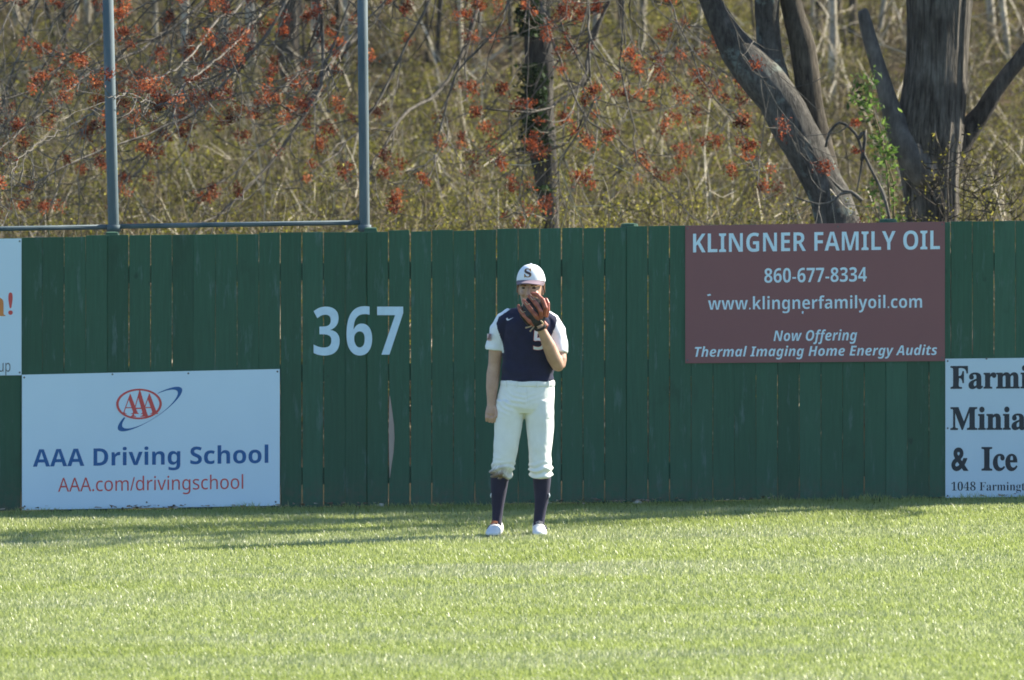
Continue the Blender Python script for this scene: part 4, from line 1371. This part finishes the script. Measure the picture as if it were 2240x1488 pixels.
    for i in range(NU):
        q = NV * (NU + 1) + i; f.append((q, q + st, q + st + 1, q + 1))
        q = i; f.append((q, q + 1, q + 1 + st, q + st))
    for j in range(NV):
        q = j * (NU + 1); f.append((q, q + st, q + st + NU + 1, q + NU + 1))
        q = j * (NU + 1) + NU; f.append((q, q + NU + 1, q + NU + 1 + st, q + st))
    m.add(v, f); me = m.mesh('bill'); smooth(me)
    place(me); bill = link('bill', me, bill_m, cap)
    # clothes first, lettering after (it lies on them)
    # --- jersey
    rows = [(.056, .012, 1.472, .060, .060), (.056, .012, 1.458, .072, .066), (.053, .010, 1.438, .120, .082), (cx + .002, .006, 1.412, .155, .098), (cx, .002, 1.37, .175, .112), (cx, -.002, 1.30, .172, .122), (cx, -.002, 1.22, .170, .122), (.046, 0, 1.12, .166, .120), (.043, 0, 1.03, .168, .120), (.042, 0, 1.005, .169, .119), (.042, 0, .985, .160, .110)]
    m = MB(); p_, r_ = ring_path(rows); m.tube(p_, r_, 40, UPX)
    m.tube([L(1122, 692, .004), L(1106, 702, .004), L(1092, 722, .002), L(1084.5, 745, 0), L(1081, 761, 0), L(1080.6, 765, 0)], [.060, .066, .060, .057, .057, .055], 22, (1, 0, -.2))
    m.tube([L(1188, 695, .004), L(1204, 704, .002), L(1216, 726, -.004), L(1222, 750, -.03), L(1223.5, 768, -.05), L(1224, 772, -.054)], [.060, .066, .064, .058, .054, .052], 22, (1, 0, .2))
    def jw(q, n):
        z = q.z
        a = noise.noise(Vector((q.x * 7, q.y * 7, z * 9 + 5))) * .009
        b = noise.noise(Vector((q.x * 16 + z * 10, q.y * 16, z * 16))) * .005
        c = 0.0
        if z < 1.12: c = .004 * math.sin(z * 70 + 4 * noise.noise(q * 8)) * (1.12 - z) / .13
        return n * (a + b + c)
    me = remeshed(m, .0052, 3, .5, jw)
    kl = [L(*t) for t in ((1128, 664), (1121, 672), (1091, 692), (1086, 706), (1087, 715), (1093, 732), (1099, 748), (1102, 765), (1104, 800))]
    kr = [L(*t) for t in ((1192, 664), (1199, 680), (1217, 692), (1218.5, 700), (1214, 715), (1206, 733), (1203, 748), (1205, 770), (1207, 800))]
    kz = [k.z for k in reversed(kl)]; kx = [k.x for k in reversed(kl)]
    rz = [k.z for k in reversed(kr)]; rx_ = [k.x for k in reversed(kr)]
    for p in me.polygons:
        c = p.center
        if c.z < (1173 - (771 if c.x < .05 else 795)) / S or c.z > (1173 - 668) / S: continue
        if c.x < np.interp(c.z, kz, kx) or c.x > np.interp(c.z, rz, rx_): p.material_index = 1
    jbv = BVHTree.FromPolygons([q.co.copy() for q in me.vertices], [tuple(p.vertices) for p in me.polygons])
    jersey = kid('jersey', me, [navy, white])
    # --- trousers
    m = MB()
    rows = [(.042, 0, 1.012, .164, .112), (.041, 0, .99, .168, .115), (.036, .004, .93, .178, .124), (.028, .008, .87, .186, .130), (.026, .008, .82, .180, .124), (.024, .006, .785, .150, .10)]
    p_, r_ = ring_path(rows); m.tube(p_, r_, 36, UPX)
    def leg(rows):
        p_, r_ = ring_path(rows); m.tube(p_, r_, 28, UPX)
    leg([(-.070, .004, .87, .093, .11), (-.074, .002, .79, .096, .108), (-.084, 0, .70, .090, .098), (-.094, -.004, .62, .083, .092), (-.104, -.006, .53, .076, .086), (-.112, -.006, .47, .073, .082), (-.124, -.004, .425, .073, .082), (-.132, 0, .40, .0715, .078), (-.131, .004, .385, .066, .070), (-.131, .006, .374, .056, .060)])
    leg([(.114, .004, .87, .097, .11), (.117, .002, .79, .097, .108), (.120, 0, .70, .090, .098), (.122, -.004, .62, .082, .092), (.123, -.006, .53, .072, .084), (.122, -.006, .47, .074, .082), (.126, -.004, .43, .076, .082), (.129, 0, .405, .071, .077), (.133, .004, .385, .066, .070), (.134, .006, .372, .057, .060)])
    def tw(q, n):
        z = q.z
        a = noise.noise(Vector((q.x * 8, q.y * 6, z * 7 + 2))) * .006
        b = 0.0
        if z < .50:
            k = min(1, (.50 - z) / .09)
            b = .0075 * k * (math.sin(z * 150 + 5 * noise.noise(Vector((q.x * 12, q.y * 12, z * 10)))) + .7 * noise.noise(Vector((q.x * 20, q.y * 20, z * 45))))
        elif z > .76:
            # pulls running from the crotch up to the hips
            dx = q.x - .022; k = math.exp(-((z - .86) / .07) ** 2)
            b = .0034 * k * math.sin((z - .55 * abs(dx)) * 150 + 5 * noise.noise(q * 9)) * (1 if q.y < 0 else .4) * (.4 + noise.noise(q * 5 + Vector((3, 1, 7))))
        else:
            b = .0042 * noise.noise(Vector((q.x * 20, q.y * 10, z * 9))) + .0022 * math.sin(z * 95 + q.x * 60 + 5 * noise.noise(q * 7)) * max(0, noise.noise(q * 5))
        # fly
        if q.y < 0 and z > .86 and abs(q.x - .03 - .006 * math.sin(z * 30)) < .004: b -= .003
        return n * (a + b)
    me = remeshed(m, .0052, 3, .5, tw)
    trousers = kid('trousers', me, pants)
    # waistband with its loops
    m = MB(); p_, r_ = ring_path([(.0415, 0, .965, .1735, .1195), (.0415, 0, .97, .1755, .1215), (.0415, 0, .994, .1745, .1205), (.0415, 0, 1.0, .170, .116)]); m.tube(p_, r_, 44, UPX)
    me = m.mesh('waistband'); smooth(me); place(me); band = link('waistband', me, pants, trousers)
    for bx in (1107, 1130, 1176, 1200):
        p = L(bx, 838); xx = (p.x - .0415) / .1755
        yy = -.1215 * math.sqrt(max(0, 1 - xx * xx))
        m = MB(); m.tube([(p.x, yy - .003, .958), (p.x, yy - .005, .98), (p.x, yy - .003, 1.0)], [(.005, .003)] * 3, 8)
        place(me := m.mesh('belt_loop')); link('belt_loop', me, pants, band)
    m = MB(); m.blob((.028, -.127, .935), (.005, .003, .005), 8, 6); place(me := m.mesh('button')); link('button', me, white, trousers)
    # --- socks
    for rows in ([(-.136, .004, .42, .060, .064), (-.139, .008, .36, .0585, .062), (-.145, .012, .28, .0505, .056), (-.1485, .012, .22, .042, .048), (-.151, .008, .16, .0345, .040), (-.156, .004, .10, .0325, .040), (-.160, -.002, .055, .034, .05)],
                 [(.134, .004, .42, .060, .064), (.134, .008, .36, .0585, .062), (.132, .012, .28, .0505, .056), (.1295, .012, .22, .0435, .048), (.1225, .008, .16, .0375, .042), (.115, .004, .10, .0365, .042), (.112, -.002, .055, .036, .05)]):
        m = MB(); p_, r_ = ring_path(rows); m.tube(p_, r_, 20, UPX)
        m.v = [tuple(Vector(q) + Vector((noise.noise(Vector(q) * 25) * .002, 0, 0))) for q in m.v]
        me = m.mesh('sock'); smooth(me); sk = kid('sock', me, sock_m)
        s = -1 if rows[0][0] < 0 else 1
        x = rows[2][0] + s * .0505
        t = Vector((x, -.005, .262))
        b = MB(); b.tube([t + Vector((-s * .004, -.006, .014)), t + Vector((0, -.006, 0)), t + Vector((-s * .002, -.006, -.014))], [(.003, .007), (.0042, .009), (.003, .005)], 8)
        me = b.mesh('sock_mark'); smooth(me); place(me); link('sock_mark', me, white, sk)
    # --- shoes
    def shoe(cx_, heel_y, ang, s):
        c_, s_ = math.cos(ang), math.sin(ang)
        def tr(q): return Vector((cx_ + q[0] * .92 * c_ - q[1] * s_, q[1] * c_ + q[0] * .92 * s_, q[2] * .80))
        m = MB()
        st = [(.085, .030, .050, .052), (.06, .038, .062, .058), (.02, .041, .070, .066), (-.03, .043, .072, .056), (-.075, .047, .060, .046), (-.12, .052, .046, .038), (-.155, .050, .036, .031), (-.185, .038, .024, .024), (-.197, .018, .012, .020)]
        pts = [tr((0, heel_y + y, z)) for y, rx, rz, z in st]
        rad = [(rx * .92, rz * .80) for y, rx, rz, z in st]
        m.tube(pts, rad, 22, (c_, s_, 0))
        m.v = [(x, y, max(.012, z)) for x, y, z in m.v]
        me = remeshed(m, .004, 3); sh = kid('shoe', me, shoe_m)
        b = MB()
        v = []
        out = [(.092, .0), (.085, .028), (.05, .036), (0, .036), (-.06, .042), (-.12, .050), (-.165, .046), (-.192, .026), (-.202, 0)]
        loop = out + [(y, -w) for y, w in reversed(out[1:-1])]
        for z in (.0, .016):
            v += [tr((w, heel_y + y, z)) for y, w in loop]
        n = len(loop)
        b.add(v, [(i, (i + 1) % n, n + (i + 1) % n, n + i) for i in range(n)] + [tuple(range(n)), tuple(range(2 * n - 1, n - 1, -1))])
        for y, w in ((-.16, .025), (-.16, -.025), (-.10, .035), (-.10, -.035), (.06, .022), (.06, -.022)):
            q = tr((w, heel_y + y, 0)); b.tube([q + Vector((0, 0, .002)), q + Vector((0, 0, -.008))], [.006, .004], 6)
        me = b.mesh('sole'); place(me); link('sole', me, sole_m, sh)
        b = MB()
        for k in range(4):
            y = -.035 - .022 * k; z = .143 - .0105 * k
            b.tube([tr((-.024, heel_y + y, z - .010)), tr((0, heel_y + y - .004, z)), tr((.024, heel_y + y, z - .010))], [.004, .0045, .004], 6)
        me = b.mesh('laces'); place(me); link('laces', me, lace_m if s < 0 else grey_m, sh)
        b = MB(); b.tube([tr((0, heel_y - .005, .135)), tr((0, heel_y - .030, .168)), tr((0, heel_y - .052, .142))], [(.022, .007), (.024, .008), (.018, .007)], 12, (c_, s_, 0))
        me = b.mesh('tongue'); smooth(me); place(me); link('tongue', me, lace_m if s < 0 else grey_m, sh)
        b = MB(); b.tube([tr((s * .047, heel_y - .09, .062)), tr((s * .051, heel_y - .06, .060)), tr((s * .047, heel_y - .02, .085))], [(.008, .003), (.010, .003), (.004, .003)], 8); me = b.mesh('side_stripe'); smooth(me); place(me); link('side_stripe', me, sock_m, sh)
    shoe(-.163, .035, math.radians(-10), -1)
    shoe(.113, .045, math.radians(4), 1)

    # --- marks lying on cap and jersey
    def conform(V, F, bvh, box, off, name, mat, parent, slope=0.0, sub=0):
        x0, t, x1, b = box
        mn, mx = V.min(0), V.max(0)
        bm = bmesh.new()
        vs = [bm.verts.new((x0 + (q[0] - mn[0]) / (mx[0] - mn[0]) * (x1 - x0), 0, b + (t - b) * (q[1] - mn[1]) / (mx[1] - mn[1]))) for q in V]
        for f in F:
            try: bm.faces.new([vs[i] for i in f])
            except ValueError: pass
        bmesh.ops.triangulate(bm, faces=bm.faces[:])
        for _ in range(sub): bmesh.ops.subdivide_edges(bm, edges=bm.edges[:], cuts=1, use_grid_fill=True)
        for q in bm.verts:
            p = L(q.co.x, q.co.z - slope * (q.co.x - x0))
            hit = bvh.ray_cast(Vector((p.x, -1.5, p.z)), Vector((0, 1, 0)))
            q.co = hit[0] + Vector((0, -off, 0)) if hit[0] else Vector((p.x, -.1, p.z))
        me = bpy.data.meshes.new(name); bm.to_mesh(me); bm.free()
        place(me); return link(name, me, mat, parent)
    V, F = text_shape(SERIF('S'), .02); conform(V, F, bv, (1146.5, 585, 1162.5, 604.5), .0022, 'emblem', gold, cap, 0, 1)
    V, F = text_shape(SERIF('S'), -.012); conform(V, F, bv, (1147.8, 586.2, 1161.2, 603.4), .0036, 'emblem', navyink, cap, 0, 1)
    V, F = text_shape(BOLD('5'), .006); conform(V, F, jbv, (1166, 720, 1194, 764), .004, 'number', redink, jersey, 0, 2)
    V, F = text_shape(BOLD('5'), -.008); conform(V, F, jbv, (1166.8, 720.8, 1193.2, 763.2), .0055, 'number', white, jersey, 0, 2)
    # chest tick mark
    Lk = [(0, 3), (1, 5), (3, 6), (6, 5), (15, 0), (7, 3.2), (4, 3.6), (2.6, 2.6), (3.0, 0.6)]
    V = np.array([(x, -y, 0) for x, y in Lk], float)
    conform(V, [(0, 1, 2, 7, 8), (2, 3, 6, 7), (3, 4, 5, 6)], jbv, (1107, 692, 1124, 699.5), .004, 'chest_mark', white, jersey, 0, 1)
    # flag patch on the sleeve
    V = np.array([(0, 0, 0), (1, 0, 0), (1, 1, 0), (0, 1, 0)], float)
    patch_m = NT('striped sleeve patch')
    tc = patch_m.n('ShaderNodeTexCoord'); wv = patch_m.n('ShaderNodeTexWave', bands_direction='Z'); wv.inputs['Scale'].default_value = 35
    patch_m.l(tc.outputs['Object'], wv.inputs[0]); patch_m.col(patch_m.ramp(wv.outputs['Fac'], [(.45, (.66, .64, .66)), (.55, (.52, .24, .24))])); patch_m.set(Roughness=.8)
    conform(V, [(0, 1, 2, 3)], jbv, (1065.5, 728, 1075, 744), .004, 'sleeve_patch', patch_m.m, jersey, 0, 3)

    # --- baseball glove (worn on his left hand, back of the glove towards the camera)
    leather = NT('red brown leather')
    cc = leather.ramp(leather.noise(30, 5, .6), [(.3, (.20, .045, .022)), (.7, (.42, .12, .065))])
    leather.col(cc); leather.set(Roughness=.42); leather.bump(leather.noise(60, 4), .3, .004)
    dark = plain('black leather', (.014, .014, .015), .45, .3, 40)
    tanl = plain('tan leather lacing', (.46, .34, .20), .55, .2, 60)
    gw = O + wr
    gl = empty('baseball_glove', gw, "red and black leather baseball glove on the player's raised left hand", 'baseball glove')
    def gp(px, py, dy): return O + L(px, py, dy)
    # dark inner shell between the fingers
    m = MB()
    m.tube([gp(1181, 712, -.235), gp(1176, 700, -.240), gp(1170, 684, -.240), gp(1169, 666, -.228), gp(1172, 650, -.210)], [(.028, .030), (.052, .036), (.076, .038), (.078, .034), (.055, .024)], 22, (1, 0, -.35))
    m.tube([gp(1176, 712, -.235), gp(1160, 700, -.225), gp(1146, 684, -.21), gp(1138, 668, -.20)], [(.026, .03), (.032, .03), (.030, .026), (.018, .018)], 16, (1, 0, .6))
    me = remeshed(m, .005, 3); link('palm', me, dark, gl)
    def stall(pts, rad, name='finger_stall', mat=None):
        m = MB(); m.tube([gp(*p) for p in pts], rad, 16, (1, .1, -.5)); m.blob(gp(*pts[-1]), (rad[-1][0] * .98, rad[-1][1], rad[-1][0] * .9), 12, 8)
        me = remeshed(m, .0035, 3); link(name, me, mat or leather.m, gl)
    # picture order from lower left to upper right
    stall([(1179, 697, -.262), (1172, 686, -.276), (1160, 672, -.270), (1149, 658, -.250), (1145, 653, -.240)], [(.014, .013), (.0165, .015), (.0155, .015), (.0135, .014), (.011, .012)])
    stall([(1184, 692, -.268), (1183, 677, -.286), (1174, 662, -.278), (1163, 649, -.258), (1157, 643, -.246)], [(.014, .013), (.0160, .015), (.0155, .015), (.0135, .014), (.011, .012)])
    stall([(1191, 688, -.258), (1193, 669, -.272), (1187, 652, -.266), (1176, 641, -.250), (1164, 638, -.240)], [(.014, .013), (.0165, .015), (.0165, .015), (.0145, .014), (.011, .012)])
    stall([(1194, 690, -.240), (1198, 674, -.248), (1198, 660, -.240), (1194, 651, -.226)], [(.013, .014), (.0140, .017), (.0140, .017), (.012, .014)])
    stall([(1168, 709, -.250), (1158, 698, -.260), (1148, 687, -.252), (1138, 675, -.236), (1134, 665, -.226)], [(.013, .013), (.0165, .015), (.0155, .015), (.014, .013), (.011, .010)], 'thumb_stall')
    # heel flap red at the right, wrist strap, laces
    m = MB(); m.tube([gp(1187, 702, -.240), gp(1194, 708, -.228), gp(1190, 719, -.215)], [(.020, .02), (.018, .02), (.010, .014)], 12); me = remeshed(m, .004, 2); link('heel_flap', me, leather.m, gl)
    m = MB()
    axis = (wr - elb).normalized(); s1 = Vector((1, 0, .45)); s1 = (s1 - axis * s1.dot(axis)).normalized(); s2 = axis.cross(s1)
    pts = [O + wr + axis * .004 + (s1 * math.cos(t) * .037 + s2 * math.sin(t) * .033) for t in [2 * math.pi * k / 28 for k in range(29)]]
    m.tube(pts, [(.010, .005)] * 29, 8, axis)
    link('wrist_strap', m.mesh('wrist_strap'), dark, gl)
    for pts, rad in ((((1149, 657, -.262), (1153, 662, -.275), (1159, 660, -.272)), [.0026, .003, .0026]),
                     (((1160, 645, -.262), (1165, 651, -.276), (1171, 650, -.272)), [.0026, .003, .0026]),
                     (((1138, 672, -.250), (1143, 679, -.264), (1149, 677, -.262)), [.0026, .003, .0026]),
                     (((1182, 696, -.286), (1186, 700, -.282), (1189, 706, -.270)), [.004, .005, .004]),
                     (((1164, 708, -.258), (1157, 711, -.266), (1149, 713, -.266)), [.004, .004, .006]),
                     (((1168, 710, -.258), (1163, 716, -.266), (1159, 721, -.266)), [.004, .004, .006])):
        m = MB(); m.tube([gp(*p) for p in pts], rad, 7)
        me = m.mesh('lace'); smooth(me); link('lace', me, tanl, gl)

build_ground()
build_fence()
build_signs()
build_frame()
build_debris()
build_grass()
build_big_trees()
build_maple()
build_shade_trees()
build_woods()
build_player()

VEIL = 0.00006
def build_veil():
    # added thin haze volume imitates lens glare and lifts the darks
    t = bpy.data.materials.new('haze air'); t.use_nodes = True
    n = t.node_tree; n.nodes.remove(n.nodes['Principled BSDF'])
    v = n.nodes.new('ShaderNodeVolumePrincipled')
    v.inputs['Color'].default_value = (1.0, .98, .93, 1); v.inputs['Density'].default_value = VEIL; v.inputs['Anisotropy'].default_value = .2
    n.links.new(v.outputs[0], n.nodes['Material Output'].inputs['Volume'])
    tag(MB().box(-85, 85, -64, 195, -4, 26).build('veil', t), 'thin pale haze volume added to imitate lens glare', None, None, 'stuff')
build_veil()
